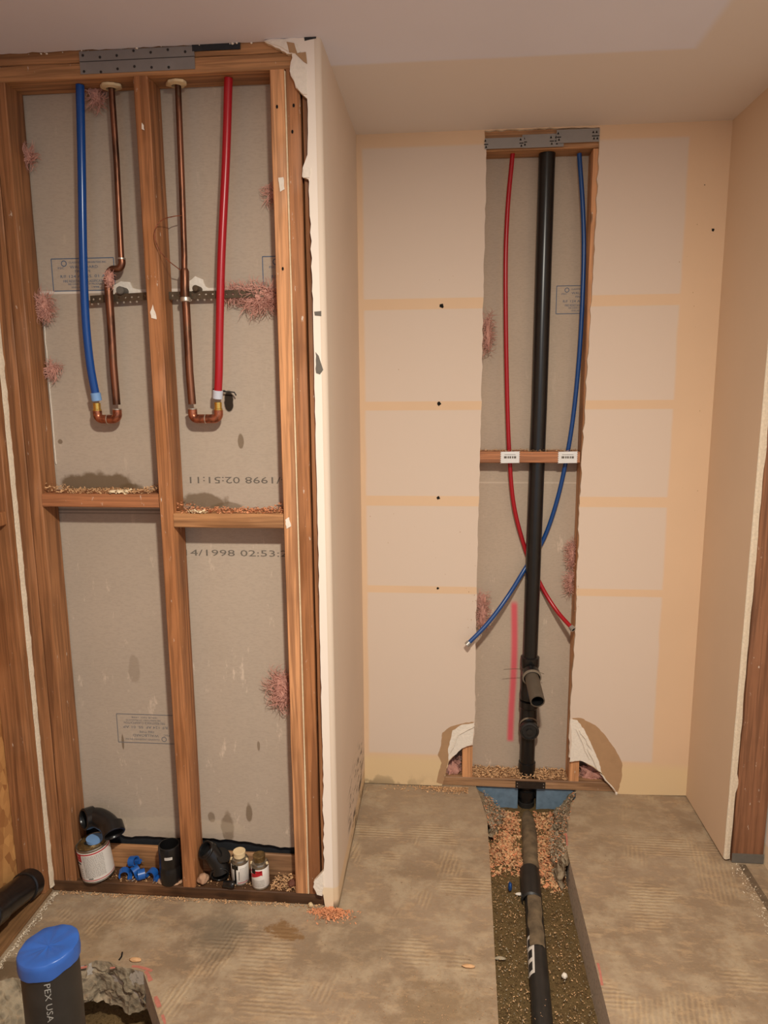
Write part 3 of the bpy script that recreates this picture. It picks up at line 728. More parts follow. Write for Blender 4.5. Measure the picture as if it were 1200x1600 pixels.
p = atY(870, 447, PB); stamp(p.x, p.z, PB, M['ink_blue'], wcb, .184, .098)
p = atY(297, 755, PY); print_text('14/1998 02:51:11', .02, p, .31, M['ink_date'], wcl, rot=1, h=.019)
p = atY(290, 868, PY); print_text('14/1998 02:53:23', .02, p, .335, M['ink_date'], wcl, h=.019)
mb = MB(); vs = []
for k in range(41):
    z = 1.36+.40*k/40; x = -1.1665-.0010*noise.noise(Vector((z*9, 1, 1))); w = .0028+.002*noise.noise(Vector((z*30, 2, 1)))
    vs += [(x, PY-.001, z), (x+w, PY-.004, z), (x+w+.001, PY-.0005, z)]
mb.add(vs, [(k*3+i, k*3+i+1, k*3+i+4, k*3+i+3) for k in range(40) for i in range(2)])
mb.build('paper_edge', M['gypsum'], wcl)
# joint compound smear at the pipe penetrations
wpatch([(178, 462), (176, 450), (190, 440), (204, 441), (208, 450), (222, 455), (232, 462)], 'plaster_smear', M['gypsum'], PY, .006, True, wcl)
wpatch([(298, 462), (296, 440), (306, 432), (318, 437), (322, 448), (336, 455), (344, 460)], 'plaster_smear', M['gypsum'], PY, .006, True, wcl)

# ------------------------------------------------------------------ framing of the left wall
_k = [0]
def board(name, x0, x1, y0, y1, z0, z1, axis, mat, label, cat='stud', group=None):
    _k[0] += 1
    n = max(2, int({'x': x1-x0, 'y': y1-y0, 'z': z1-z0}[axis]/.05))
    o = MB().lumber(x0, x1, y0, y1, z0, z1, axis, n, .0012, _k[0]).build(name, M[mat])
    return tag(o, label, cat, group)
z0, z1 = .038, 2.375
board('wall_stud', -1.243, -1.2055, SY, PY-.002, z0, z1, 'z', 'wood_z_red', 'stud tight in the left corner, directly right of the ragged pale line')
board('wall_stud', -1.204, -1.167, SY+.001, PY-.002, z0, z1, 'z', 'wood_z_red', 'second stud from the left corner, leaning can and left short block touch it')
board('wall_stud', -.817, -.778, SY, PY-.002, z0, z1, 'z', 'wood_z', 'middle stud standing between the two copper pipes')
r1 = board('wall_stud', -.458, -.4195, SY, PY-.002, z0, z1, 'z', 'wood_z_bright', 'bright orange stud at the right end of the open bays, left of the pale line')
board('wall_stud', -.4165, -.381, SY, PY-.002, z0, z1, 'z', 'wood_z', 'stud right of the pale line, two dark nail holes near its top')
board('wall_stud', -.376, -.340, SY+.004, PY, z0, z1, 'z', 'wood_z_red', 'stud mostly hidden behind the torn edge of the pale wall end')
def scuff(par, pxs, Y):
    pts = []
    for i in range(len(pxs)):
        a = atY(*pxs[i], Y); b = atY(*pxs[(i+1) % len(pxs)], Y); pts += jag(a, b, .006, .0012)
    MB().poly([Vector((p.x, Y-.0022, p.z)) for p in pts], (0, .001, 0)).build('plaster_scuff', M['gypsum'], par, smooth=False)
scuff(r1, [(435, 278), (443, 277), (445, 296), (438, 300)], SY)
scuff(bpy.data.objects['wall_stud.002'], [(239, 476), (243, 488), (245, 499), (237, 497), (235, 488)], SY)
scuff(bpy.data.objects['wall_stud.002'], [(222, 192), (225, 196), (226, 204), (222, 202)], SY)
scuff(r1, [(446, 812), (452, 808), (455, 822), (448, 826)], SY)
tag(board('top_plate', -1.36, -.378, SY-.001, PY-.001, 2.375, 2.4125, 'x', 'wood_x', 'lower top plate resting on the studs, pipes rise through it', 'wall plate'), None)
board('top_plate', -1.36, -.40, SY+.001, PY-.001, 2.4145, 2.452, 'x', 'wood_x', 'upper top plate right under the ragged ceiling edge', 'wall plate')
board('sole_plate', -1.245, -.366, SY, PY-.002, 0, .0375, 'x', 'wood_x_dark', 'dark damp sole plate under the open bays, cans and fittings stand on it', 'wall plate')
board('fire_block', -1.166, -.818, SY, PY-.003, 1.245, 1.283, 'x', 'wood_x_red', 'left short block, a little higher, with shavings heaped on it', 'blocking')
board('fire_block', -.777, -.459, SY, PY-.003, 1.188, 1.228, 'x', 'wood_x', 'right short block, a little lower, bright orange with pale chips on top', 'blocking')
board('backing_board', -1.166, -.818, PY-.014, PY-.002, .0385, .118, 'x', 'wood_x', 'low board behind the big can and the blue clips', 'board')
board('backing_board', -.777, -.459, PY-.014, PY-.002, .0385, .112, 'x', 'wood_x_old', 'low board behind the two small cans', 'board')
# pale line between the right studs
mb = MB(); vs = []
for k in range(81):
    z = .04+2.33*k/80; w = .0022+noise.noise(Vector((z*8, 0, 0)))*.0008; x = -.418+noise.noise(Vector((z*3, 4, 0)))*.0006
    vs += [(x-w, SY+.001, z), (x-w*.5, SY-.003, z), (x+w*.5, SY-.003, z), (x+w, SY+.001, z)]
mb.add(vs, [(k*4+i, k*4+i+1, k*4+i+5, k*4+i+4) for k in range(80) for i in range(3)])
tag(mb.build('caulk_line', M['wood_strip']), 'thin pale vertical line between the two front right-hand studs', 'caulk')
mb = MB(); vs = []
for k in range(121):
    z = .02+2.42*k/120; w = .0015+abs(noise.noise(Vector((z*22, 0, 0))))*.006+.003*max(0, noise.noise(Vector((z*60, 3, 0))))
    vs += [(-1.2475, SY-.014, z), (-1.2455, SY-.016-rnd(0, .002), z), (-1.2455+w, SY-.010, z), (-1.244+w, SY+.001, z)]
mb.add(vs, [(k*4+i, k*4+i+1, k*4+i+5, k*4+i+4) for k in range(120) for i in range(3)])
tag(mb.build('drywall_remnant', M['gyp_edge']), 'ragged pale sliver of wallboard running up the left corner', 'wallboard')
# left-hand wall members
board('side_stud', -1.333, -1.247, 1.919, 1.957, .021, 2.45, 'z', 'wood_z_red', 'left wall stud nearest the corner, the low black pipe ends against it')
board('side_stud', -1.333, -1.247, 1.460, 1.498, .021, 2.45, 'z', 'wood_z_red', 'next stud along the left wall, beside the strand board, beyond the short block')
board('side_block', -1.333, -1.252, 1.50, 1.917, 1.20, 1.238, 'y', 'wood_z', 'short block on the left wall stud at mid height', 'blocking')
board('side_sole_plate', -1.333, -1.247, 1.0, 1.958, 0, .020, 'y', 'wood_y', 'sole plate along the left edge of the floor below the black pipe', 'wall plate')
# black pipe in the left wall
t = thing('waste_pipe', 'large black pipe lying low along the left wall, entering at the left edge', 'pipe', (-1.275, 1.70, .02))
wp0 = Vector((-1.285, 1.910, .064)); wp1 = Vector((-1.278, 1.28, .235)); wd = (wp1-wp0).normalized()
MB().tube([wp0, wp0.lerp(wp1, .5), wp1], .0405, 32).build('pipe_body', M['black_abs'], t)
MB().lathe([(.040, 0), (.0455, .001), (.0465, .045), (.0475, .048), (.0475, .058), (.0405, .060)], wp0+wd*.17, axis=wd).build('coupling', M['black_abs'], t)
MB().lathe([(.0405, -.001), (.0445, .0), (.0450, .036), (.0405, .038)], wp0, axis=wd).build('end_hub', M['black_abs'], t)

# metal plate over the top plates
mb = MB(); mb.box(-.955, -.650, SY-.0035, SY-.0015, 2.384, 2.438)
pl = mb.build('nail_plate', M['steel'], smooth=False); tag(pl, 'wide dull grey steel plate nailed over the top plates above the copper pipes', 'metal plate')
mb = MB()
for k in range(13):
    x = -.945+.285*(k % 7)/6.3; z = 2.428 if k < 7 else 2.392; z += rnd(-.006, .006)
    mb.lathe([(.0001, -.002), (.003, -.001), (.0035, 0)], (x, SY-.0037, z), n=8, axis=(0, 1, 0))
o = mb.build('nail_heads', M['ink_black'], pl, base=None); o['kind'] = 'stuff'
mb = MB(); p = atY(160, 92, SY); mb.box(-.955, -.650, SY-.004, SY-.0034, 2.4125, 2.4140); mb.build('plate_seam', M['ink_black'], pl, smooth=False)
o = MB().box(-.655, -.53, SY-.004, SY-.001, 2.425, 2.44).build('dark_tape', M['tar'], smooth=False); tag(o, 'small black strip under the ceiling edge right of the steel plate', 'tape')

# small nail and dent marks
def nails(par, pts, Y, r=.003):
    for x, y in pts:
        p = atY(x, y, Y); mb = MB(); mb.add([Vector((p.x+math.cos(a)*r, Y-.0014, p.z+math.sin(a)*r*1.6)) for a in [j*math.pi/4 for j in range(8)]], [tuple(range(8))])
        mb.build('nail_hole', M['hole'], par, smooth=False)
nails(r1, [(433, 167), (459, 165), (457, 206), (442, 420)], SY)

# ------------------------------------------------------------------ supply pipes in the open bays
PYC = 2.005
def P2(x, y, Y=PYC): return atY(x, y, Y)
def escutcheon(x, y, label):
    p = atY(x, y, PYC); mb = MB(); vs = []
    for k in range(28):
        a = 2*math.pi*k/28; r1_ = .012; r2_ = .028+noise.noise(Vector((math.cos(a)*2, math.sin(a)*2, x)))*.008
        vs += [(p.x+math.cos(a)*r1_, PYC+math.sin(a)*r1_, 2.3735), (p.x+math.cos(a)*r1_*1.1, PYC+math.sin(a)*r1_, 2.364), (p.x+math.cos(a)*r2_, PYC+math.sin(a)*r2_*.8, 2.367), (p.x+math.cos(a)*r2_, PYC+math.sin(a)*r2_*.8, 2.3735)]
    mb.add(vs, [(k*4+i, k*4+i+1, ((k+1) % 28)*4+i+1, ((k+1) % 28)*4+i) for k in range(28) for i in range(3)])
    return tag(mb.build('foam_ring', M['caulk']), label, 'sealant')
escutcheon(173, 128, 'pale foam ring under the top plate around the left copper pipe')
escutcheon(275, 126, 'pale foam ring under the top plate around the right copper pipe')

def elbow(c, d0, d1, r, bend, ext=.012, n=9):
    # centre path of a 90 degree fitting, from c-d0*bend to c+d1*bend
    c = Vector(c); d0 = Vector(d0).normalized(); d1 = Vector(d1).normalized()
    pts = [c-d0*(bend+ext)]
    for k in range(n+1):
        a = math.pi/2*k/n; pts.append(c-d0*bend+d0*bend*math.sin(a)+d1*bend*(1-math.cos(a)))
    pts.append(c+d1*(bend+ext)); return pts
# left copper pipe
tc = thing('copper_pipe', 'left copper pipe with an offset near the top and a U-turn at its foot', 'pipe', P2(168, 655))
a, b, c_, d_ = P2(174, 133), P2(182, 250), P2(189, 395), P2(190, 408)
top_z = 2.374
MB().tube([Vector((a.x, PYC, top_z)), b, c_, d_], .0082, 18).build('riser', M['copper'], tc)
el = P2(190, 418); el2 = P2(171, 421)
MB().tube(smoothpath([P2(190, 404), P2(190.5, 412), P2(187, 419), P2(181, 420.5), P2(175, 421), P2(170, 427), P2(169, 436)], 5), .0098, 18).build('offset_elbow', M['copper'], tc)
MB().lathe([(.0098, 0), (.0112, .001), (.0112, .004), (.0098, .005)], P2(190, 406)).build('solder_joint', M['solder'], tc)
lowx = -.942
u_l = P2(184, 659); u_b = P2(151, 659)
ubz = 1.494; xa = -1.002; xb = -.943
MB().tube([P2(169, 434), P2(169.5, 440), P2(170, 462), P2(173, 500), P2(177, 570), Vector((xb, PYC, 1.535))], [.0105, .0122, .0118, .0112, .0110, .0110], 20).build('drop_leg', M['copper'], tc)
def ubend(xa, xb, root):
    e1 = elbow((xb, PYC, ubz), (0, 0, -1), (-1, 0, 0), .0, .014, .012); e2 = elbow((xa, PYC, ubz), (-1, 0, 0), (0, 0, 1), .0, .014, .010)
    ex = abs(xb-xa)/2-.0145
    if xb < xa: e1 = elbow((xb, PYC, ubz), (0, 0, -1), (1, 0, 0), .0, .014, .012); e2 = elbow((xa, PYC, ubz), (1, 0, 0), (0, 0, 1), .0, .014, .010)
    e1[-1] = Vector(((xa+xb)/2, PYC, ubz)); e2[0] = Vector(((xa+xb)/2, PYC, ubz))
    MB().tube(e1, .0128, 20).build('elbow', M['copper_red'], root)
    MB().tube(e2, .0128, 20).build('elbow', M['copper_red'], root)
    m = (xa+xb)/2
    MB().lathe([(.0128, -.0015), (.0136, -.001), (.0136, .001), (.0128, .0015)], (m, PYC, ubz), axis=(1, 0, 0)).build('solder_joint', M['solder'], root)
    MB().lathe([(.0112, 0), (.0134, .001), (.0134, .003), (.0112, .004)], (xb, PYC, ubz+.026)).build('solder_joint', M['solder'], root)
ubend(xa, xb, tc)
# right copper pipe
tc2 = thing('copper_pipe', 'right copper pipe, straight, with a U-turn at its foot meeting the red pipe', 'pipe', P2(303, 655))
xb2, xa2 = -.721, -.646
a = P2(278, 130)
MB().tube([Vector((a.x, PYC, top_z)), P2(284, 280), P2(288, 400), P2(288, 420)], .0082, 18).build('riser', M['copper'], tc2)
MB().tube([P2(288, 420), P2(288.5, 424), P2(289, 462), P2(290.5, 466)], [.0095, .0122, .0125, .0112], 18).build('tee_fitting', M['copper'], tc2)
MB().tube([P2(290, 464), P2(293, 520), P2(296, 580), Vector((xb2, PYC, 1.535))], .0110, 20).build('drop_leg', M['copper'], tc2)
MB().lathe([(.011, 0), (.0142, .002), (.0146, .007), (.0138, .012), (.011, .014)], P2(290, 472)).build('solder_joint', M['solder'], tc2)
ubend(xa2, xb2, tc2)
# pex pipes down to the U bends
def pex(name, label, pts, r, mat, root_loc, sleeve, brass_x):
    t = thing(name, label, 'pipe', root_loc)
    path = smoothpath(pts, 10); MB().tube(path, r, 20).build('tube', M[mat], t)
    z = ubz
    e = Vector((brass_x, PYC, z+.044)); d = (path[-3]-path[-1]).normalized()
    MB().lathe([(r, .0), (r+.0028, .0005), (r+.003, .022), (r, .0235)], path[-1]-d*.006, axis=d).build('expansion_ring', M[sleeve], t)
    MB().lathe([(.0085, 0), (.0118, .0005), (.0122, .006), (.0105, .007), (.0105, .024), (.008, .0245)], (brass_x, PYC, z+.022)).build('brass_adapter', M['brass'], t)
    return t
bx = lambda x, y: P2(x, y, 1.998)
pex('blue_water_pipe', 'thick blue pipe in the left bay, joined to the left copper pipe', [Vector((bx(125, 133).x, 1.998, top_z)), bx(127.5, 250), bx(130, 400), bx(134, 500), bx(141, 570), Vector((xa+.0005, PYC, ubz+.058))], .0112, 'blue_pex', (xa, PYC, ubz), 'sleeve_blue', xa)
pex('red_water_pipe', 'thick red pipe in the right bay, joined to the right copper pipe', [Vector((bx(357, 122).x, 1.998, top_z)), bx(353, 250), bx(346, 400), bx(343, 520), bx(342, 580), Vector((xa2, PYC, ubz+.062))], .0112, 'red_pex', (xa2, PYC, ubz), 'sleeve', xa2)
# thin copper earth wire looping off the right pipe
pts = [P2(284, 337, 1.995), P2(272, 338, 1.985), P2(255, 343, 1.955), P2(244, 354, 1.945), P2(242, 372, 1.945), P2(250, 392, 1.95), P2(264, 408, 1.965), P2(282, 422, 1.992)]
tag(MB().tube(smoothpath(pts, 8), .0013, 8).build('copper_wire', M['copper_red']), 'thin copper wire looping from the right copper pipe across the middle stud', 'wire')
# perforated straps
def strap(p, q, label):
    mb = MB(); p = Vector(p); q = Vector(q); L = (q-p).length; n = int(L/.018); h = .0105
    d = (q-p).normalized(); up = Vector((0, 0, 1)); mi = 0
    for k in range(n):
        a = p+d*(L*k/n); b = p+d*(L*(k+1)/n); c = (a+b)/2; r = .003
        ringv = [c+d*math.cos(t)*r+up*math.sin(t)*r for t in [i*math.pi/4 for i in range(8)]]
        o = [b, b+up*h, c+up*h, a+up*h, a, a-up*h, c-up*h, b-up*h]
        mb.add(o+ringv, [(i, (i+1) % 8, 8+(i+1) % 8, 8+i) for i in range(8)])
    o = mb.build('perforated_strap', M['steel_dark'], smooth=False); m = o.modifiers.new('s', 'SOLIDIFY'); m.thickness = .0015
    return tag(o, label, 'metal strap')
ys = 2.020
strap(atY(141, 468, ys), (-.8185, ys, atY(237, 462, ys).z), 'rusty perforated strap behind the left copper pipe, left of the middle stud')
strap((-.7765, ys, atY(270, 462, ys).z), atY(412, 458, ys), 'rusty perforated strap behind the right copper pipe and the red pipe')
# capped stubs poking from the board
for (x, y, r, lab, m) in ((192, 455, .011, 'short grey capped stub beside the left copper pipe', 'ink_grey'), (309, 452, .009, 'short stub in the plaster right of the right copper pipe', 'steel_dark')):
    p = atY(x, y, 2.03); t = MB().lathe([(.0001, -.022), (r*.8, -.022), (r, -.019), (r, .026)], (p.x, 2.03, p.z), axis=(0, 1, 0)).build('pipe_stub', M[m]); tag(t, lab, 'pipe')
# dark bracket poking out behind the red pipe
mb = MB(); mb.tube([atY(333, 608, 2.035), atY(345, 612, 2.03), atY(358, 612, 2.03), atY(366, 613, 2.03), atY(369, 618, 2.03)], .002, 8); mb.lathe([(.0001, -.002), (.005, -.001), (.004, .002), (.0001, .003)], atY(350, 611, 2.03), n=10)
tag(mb.build('wire_hanger', M['ink_black']), 'small black wire hanger behind the red pipe near its foot', 'wire')

# ------------------------------------------------------------------ pink insulation
def tuft(c, rx, rz, ry, label, n=120, seed=0, hang=0, L=.05):
    mb = MB(); c = Vector(c); rnds = random.Random(seed)
    vs = []; U, V_ = 26, 14
    for j in range(V_+1):
        for i in range(U):
            a = 2*math.pi*i/U; b = math.pi*j/V_
            d = Vector((math.cos(a)*math.sin(b), math.sin(a)*math.sin(b), math.cos(b)))
            k = .72+.5*noise.noise(d*2.2+Vector((seed*3.3, 0, 0)))+.2*noise.noise(d*7)
            vs.append(c+Vector((d.x*rx*k, d.y*ry*k, d.z*rz*k)))
    fs = [(j*U+i, j*U+(i+1) % U, (j+1)*U+(i+1) % U, (j+1)*U+i) for j in range(V_) for i in range(U)]
    mb.add(vs, fs)
    for k in range(int(n*2.2)):
        a = rnds.uniform(0, 6.28); q = rnds.random()**.5*1.02
        p = c+Vector((math.cos(a)*rx*q, rnds.uniform(-.9, .1)*ry*(1.1-q), math.sin(a)*rz*q))
        tg = Vector((-math.sin(a)*rnds.choice((-1, 1)), rnds.uniform(-.2, .1), math.cos(a)*rnds.choice((-1, 1))))
        d = (tg*.9+Vector((math.cos(a)*.35*rnds.random(), 0, math.sin(a)*.35*rnds.random()-hang*.5))).normalized(); pts = [p]
        cv = rnds.uniform(-.5, .5)
        for s_ in range(7):
            d = (Matrix.Rotation(cv+rnds.uniform(-.3, .3), 3, 'Y') @ d+Vector((0, rnds.uniform(-.15, .15), 0))).normalized(); p = p+d*L*rnds.uniform(.06, .15); p.y = max(c.y-ry*1.1, min(c.y+ry*.5, p.y)); pts.append(p)
        w_ = rnds.uniform(.5, 1.4)
        mb.tube(pts, [x_*w_ for x_ in (.0002, .0006, .0008, .0009, .0008, .0006, .0004, .0001)], 3, caps=False)
    o = mb.build('insulation_tuft', M['insulation']); return tag(o, label, 'insulation')
tuft(atY(407, 462, 2.030), .042, .026, .016, 'big pink insulation tuft in the right bay against the bright stud', 170, 1, .7, .07)
tuft(atY(368, 458, 2.032), .030, .010, .010, 'thin pink insulation wisps on the strap right of the red pipe', 80, 2, .4)
tuft(atY(172, 436, 1.990), .012, .022, .010, 'small pink insulation clump stuck on the left copper offset', 60, 3, 0, .02)
tuft(atY(442, 1075, 2.030), .030, .050, .014, 'pink insulation tuft low in the right bay behind the bright stud', 150, 4, .8, .07)
tuft(atY(70, 478, 2.022), .018, .030, .012, 'pink insulation clump on the left stud level with the strap', 90, 5, .6)
tuft(atY(82, 578, 2.035), .014, .012, .008, 'small pink insulation wisp on the left stud below the stamp', 50, 6, .2)
tuft(atY(45, 245, 2.030), .012, .016, .008, 'small pink insulation wisp high on the left stud', 50, 7, .2)
tuft(atY(150, 150, 2.030), .016, .022, .010, 'pink insulation wisp under the top plate between blue pipe and copper', 60, 8, .4)
tuft(atY(426, 305, 2.038), .010, .014, .006, 'faint pink wisp high in the right bay at the bright stud', 40, 9, .2)
tuft(atY(754, 955, 2.700), .016, .075, .022, 'pink insulation in the alcove opening, left edge above the blue pipe end', 140, 10, .1)
tuft(atY(762, 520, 2.715), .012, .07, .018, 'pink insulation in the alcove opening, left edge high up', 80, 11, .1)
tuft(atY(894, 865, 2.73), .010, .05, .016, 'pink insulation in the alcove opening, right edge below the wood block', 90, 12, .1)
tuft(atY(891, 910, 2.73), .008, .04, .014, 'lower pink insulation strip at the right edge of the alcove opening', 70, 13, .1)
tuft(atY(707, 1205, 2.72), .045, .07, .035, 'pink insulation showing in the torn arch left of the alcove opening', 160, 14, 0)
tuft(atY(925, 1214, 2.72), .055, .06, .035, 'pink insulation showing in the torn arch right of the alcove opening', 170, 15, 0)

# ------------------------------------------------------------------ alcove framing
AY = 2.674
board('alcove_stud', .067, .108, AY+.001, PB-.002, .038, 2.372, 'z', 'wood_z_bright', 'left stud of the alcove opening, only its foot shows', 'stud')
board('alcove_stud', .487, .525, AY+.001, PB-.002, .038, 2.372, 'z', 'wood_z_bright', 'right stud of the alcove opening, its side and foot show', 'stud')
board('alcove_top_plate', -.2, .8, AY, PB-.002, 2.375, 2.44, 'x', 'wood_x', 'top plate of the alcove opening behind the grey plates', 'wall plate')
mb = MB(); mb.lumber(-.30, .30, AY, PB-.002, 0, .037, 'x', 14, .001, 50); mb.lumber(.365, .90, AY, PB-.002, 0, .037, 'x', 12, .001, 51); mb.lumber(.295, .37, AY, AY+.012, 0, .037, 'x', 4, .0006, 52)
tag(mb.build('alcove_sole_plate', M['wood_x_old']), 'weathered sole plate at the foot of the alcove opening, notched round the drain', 'wall plate')
# notched block
mb = MB(); zb0, zb1 = 1.300, 1.341
mb.lumber(.109, .482, AY+.001, AY+.010, zb0, zb1, 'x', 10, .0008, 60)
for xa_, xb_ in ((.109, .215), (.245, .300), (.372, .430), (.458, .482)): mb.box(xa_, xb_, AY+.010, PB-.004, zb0+.001, zb1-.001)
tag(mb.build('notched_block', M['wood_x_red']), 'wood block across the alcove opening with two white nail plates', 'blocking')
def white_plate(px, py, label):
    p = atY(px, py, AY-.0015); mb = MB(); w, h = .036, .021; pts = []
    for k in range(6): pts.append((-w, -h+2*h*k/6)); pts.append((-w+.004, -h+2*h*(k+.5)/6))
    pts.append((-w, h)); pts.append((w, h))
    for k in range(6): pts.append((w-.004, h-2*h*(k+.5)/6)); pts.append((w, h-2*h*(k+1)/6))
    mb.poly([Vector((p.x+x, AY-.0015, 1.3205+z+x*.02)) for x, z in pts], (0, .0015, 0))
    o = mb.build('nail_plate', M['steel_bright'], smooth=False); tag(o, label, 'metal plate')
    s = MB()
    for k, (a, b) in enumerate([(-.022, -.012), (-.009, -.004), (-.002, .004), (.007, .012), (.014, .022)]): s.box(p.x+a, p.x+b, AY-.0021, AY-.0017, 1.3165, 1.3245)
    s.box(p.x-.02, p.x+.02, AY-.0021, AY-.0017, 1.330, 1.3312)
    s.build('plate_print', M['ink_grey'], o, smooth=False); return o
white_plate(797, 713, 'white toothed nail plate on the alcove block over the red pipe')
white_plate(887, 716, 'white toothed nail plate on the alcove block over the blue pipe')
# grey plates across the head of the opening
def head_plate(x0, x1, z0, z1, y, label, marks, tilt=0):
    c = Vector(((x0+x1)/2, y, (z0+z1)/2)); mb = MB(); mb.box(x0, x1, y-.0012, y, z0, z1)
    o = mb.build('head_plate', M['steel_head'], smooth=False); tag(o, label, 'metal plate')
    for mx in marks:
        s = MB()
        for (dx, dz) in ((-.003, .009), (.0, -.011)):
            s.add([Vector((mx+dx+math.cos(a)*.0045, y-.0016, c.z+dz+math.sin(a)*.0055)) for a in [math.pi/2+i*2*math.pi/3 for i in range(3)]], [(0, 1, 2)])
        s.add([Vector((mx+dx, y-.0016, c.z+dz)) for dx, dz in ((-.007, -.004), (.007, -.004), (.007, -.001), (-.007, -.001))], [(0, 1, 2, 3)])
        s.build('punched_teeth', M['hole'], o, smooth=False)
    return o
M['steel_head'] = plain('head_plate_steel', (146, 140, 135), .55, .3, var=.08, scale=20)
head_plate(.119, .252, 2.378, 2.412, B-.0010, 'left grey steel plate across the head of the alcove opening', (.124, .243))
head_plate(.246, .385, 2.378, 2.420, B+.0022, 'middle grey steel plate across the head of the alcove opening', (.255, .345, .362))
head_plate(.360, .502, 2.388, 2.430, B-.0028+.0002, 'right grey steel plate across the head of the alcove opening', (.368, .484, .495))

# ------------------------------------------------------------------ alcove drain stack
DY = 2.722
def X(z): return .328+(z-.0)*.0035+(.004 if z > 1.5 else 0)
t = thing('drain_stack', 'tall black drain pipe rising through the alcove opening', 'pipe', (.328, DY, 0))
MB().tube([(.338, DY, 2.374), (.337, DY, 2.0), (.336, DY, 1.5), (.331, DY, 1.0), (.329, DY, .60), (.328, DY, .50)], .0285, 32).build('upper_pipe', M['black_abs'], t)
hub = [(.0285, 0), (.0345, .001), (.0350, .030), (.0335, .032), (.0335, .036), (.0285, .038)]
# sanitary tee body
MB().lathe([(.0285, 0), (.036, .002), (.0365, .035), (.034, .04), (.034, .135), (.0365, .14), (.0365, .175), (.0285, .178)], (.328, DY, .358)).build('tee_body', M['black_abs'], t)
br = Vector((.327, DY-.02, .486)); dv = Vector((.055, -.36, -.175)).normalized(); tip = atY(840, 1096, 2.53)
dv = (tip-br).normalized()
MB().lathe([(.030, 0), (.034, .004), (.035, .030), (.031, .032)], br+dv*.012, axis=dv).build('branch_hub', M['black_abs'], t)
MB().lathe([(.0345, 0), (.0365, .002), (.0365, .008), (.031, .010)], br+dv*.040, axis=dv).build('clamp_ring', M['grey_ring'], t)
L = (tip-br).length
mb = MB(); mb.lathe([(.0268, .03), (.0268, L), (.0225, L), (.0225, L-.06), (.0001, L-.06)], br, axis=dv)
o = mb.build('stub_out', M['grey_abs'], t); tag(o, 'dusty grey open stub pointing out of the tee')
MB().lathe([(.0222, L-.001), (.0222, L-.058), (.0001, L-.058)], br, axis=dv).build('stub_bore', M['abs_inner'], t)
# cleanout below the tee
MB().lathe([(.0285, 0), (.0355, .002), (.0360, .042), (.034, .045), (.034, .10), (.037, .104), (.037, .13), (.0285, .132)], (.328, DY, .222)).build('cleanout_tee', M['black_abs'], t)
MB().lathe([(.036, 0), (.037, -.022), (.034, -.026), (.030, -.027), (.028, -.020), (.012, -.020), (.012, -.030), (.0001, -.030)], (.328, DY-.030, .245), axis=(0, 1, .0)).build('cleanout_plug', M['black_abs_dusty'], t)
MB().lathe([(.0375, 0), (.0385, -.004), (.0375, -.010)], (.328, DY-.03, .262), axis=(0, 1, .25)).build('clamp_ring', M['grey_ring'], t)
MB().tube([(.328, DY, .235), (.328, DY, .05), (.328, DY, -.02)], .0295, 32).build('lower_pipe', M['black_abs'], t)
MB().lathe([(.0295, 0), (.0335, -.001), (.0335, -.030), (.0295, -.032)], (.328, DY, .090)).build('sleeve', M['black_abs'], t)
tag(MB().tube(smoothpath([atY(787, 1046, 2.665), atY(805, 1045, 2.668), atY(822, 1046, 2.675), atY(838, 1049, 2.675), atY(850, 1053, 2.67)], 5), .0009, 6).build('tie_wire', M['steel_dark']), 'thin wire lying across the drain stack just above the tee', 'wire')
o = MB().box(.279, .396, AY-.003, AY-.001, .001, .031).build('nail_plate', M['steel_dk2'] if 'steel_dk2' in M else plain('dark_shield_plate', (66, 56, 48), .5, .5, var=.3), smooth=False)
tag(o, 'dark brown steel plate on the sole plate in front of the drain', 'metal plate')
for x in (.286, .389):
    for z in (.009, .022): MB().lathe([(.0001, -.0015), (.0022, -.001), (.0025, 0)], (x, AY-.0031, z), n=8, axis=(0, 1, 0)).build('nail_head', M['solder'], o)

# drain under the slab
t = thing('trench_pipe', 'black drain pipe lying in the dirt of the trench', 'pipe', (.30, 2.2, -.16))
MB().tube([(.328, DY, -.022), (.328, DY, -.10), (.328, DY-.002, -.15)], .0295, 28).build('drop', M['black_abs'], t)
MB().lathe([(.0295, 0), (.035, .001), (.0355, .028), (.0295, .030)], (.328, DY, -.058)).build('hub', M['black_abs'], t)
MB().lathe([(.0295, 0), (.033, .001), (.0335, .045), (.0295, .046)], (.328, DY, -.125)).build('hub', M['black_abs_dusty'], t)
ring_p = [(.328, DY-.005, -.125), (.3275, 2.695, -.132), (.326, 2.64, -.120), (.323, 2.56, -.108), (.319, 2.50, -.104), (.311, 2.40, -.106), (.306, 2.33, -.112)]
M['dusty'] = plain('dirt_covered_pipe', (122, 104, 80), .8, var=.5, scale=30, bump=.6)
o = MB().tube(smoothpath(ring_p, 5), .0290, 28).build('bend', M['dusty'], t); tag(o, 'dirt-crusted bend at the foot of the drop')
MB().lathe([(.029, -.004), (.034, -.003), (.034, .004), (.029, .005)], (.3275, DY-.012, -.150), axis=(0, -.5, 1)).build('clamp_ring', M['grey_ring'], t)
pa = Vector((.306, 2.34, -.112)); pb = Vector((.262, 1.65, -.108)); pc = Vector((.230, 1.10, -.105)); pd = Vector((.205, .70, -.105))
MB().tube([pa, pa.lerp(pb, .5), pb, pc, pd], .0285, 28).build('long_pipe', M['black_abs_dusty'], t)
dd = (pb-pa).normalized()
MB().lathe([(.0285, 0), (.0345, .002), (.0355, .05), (.0345, .15), (.0285, .155)], pa+dd*.02+Vector((-.006, 0, .002)), axis=dd).build('coupling', M['dusty2'] if 'dusty2' in M else M['black_abs_dusty'], t)
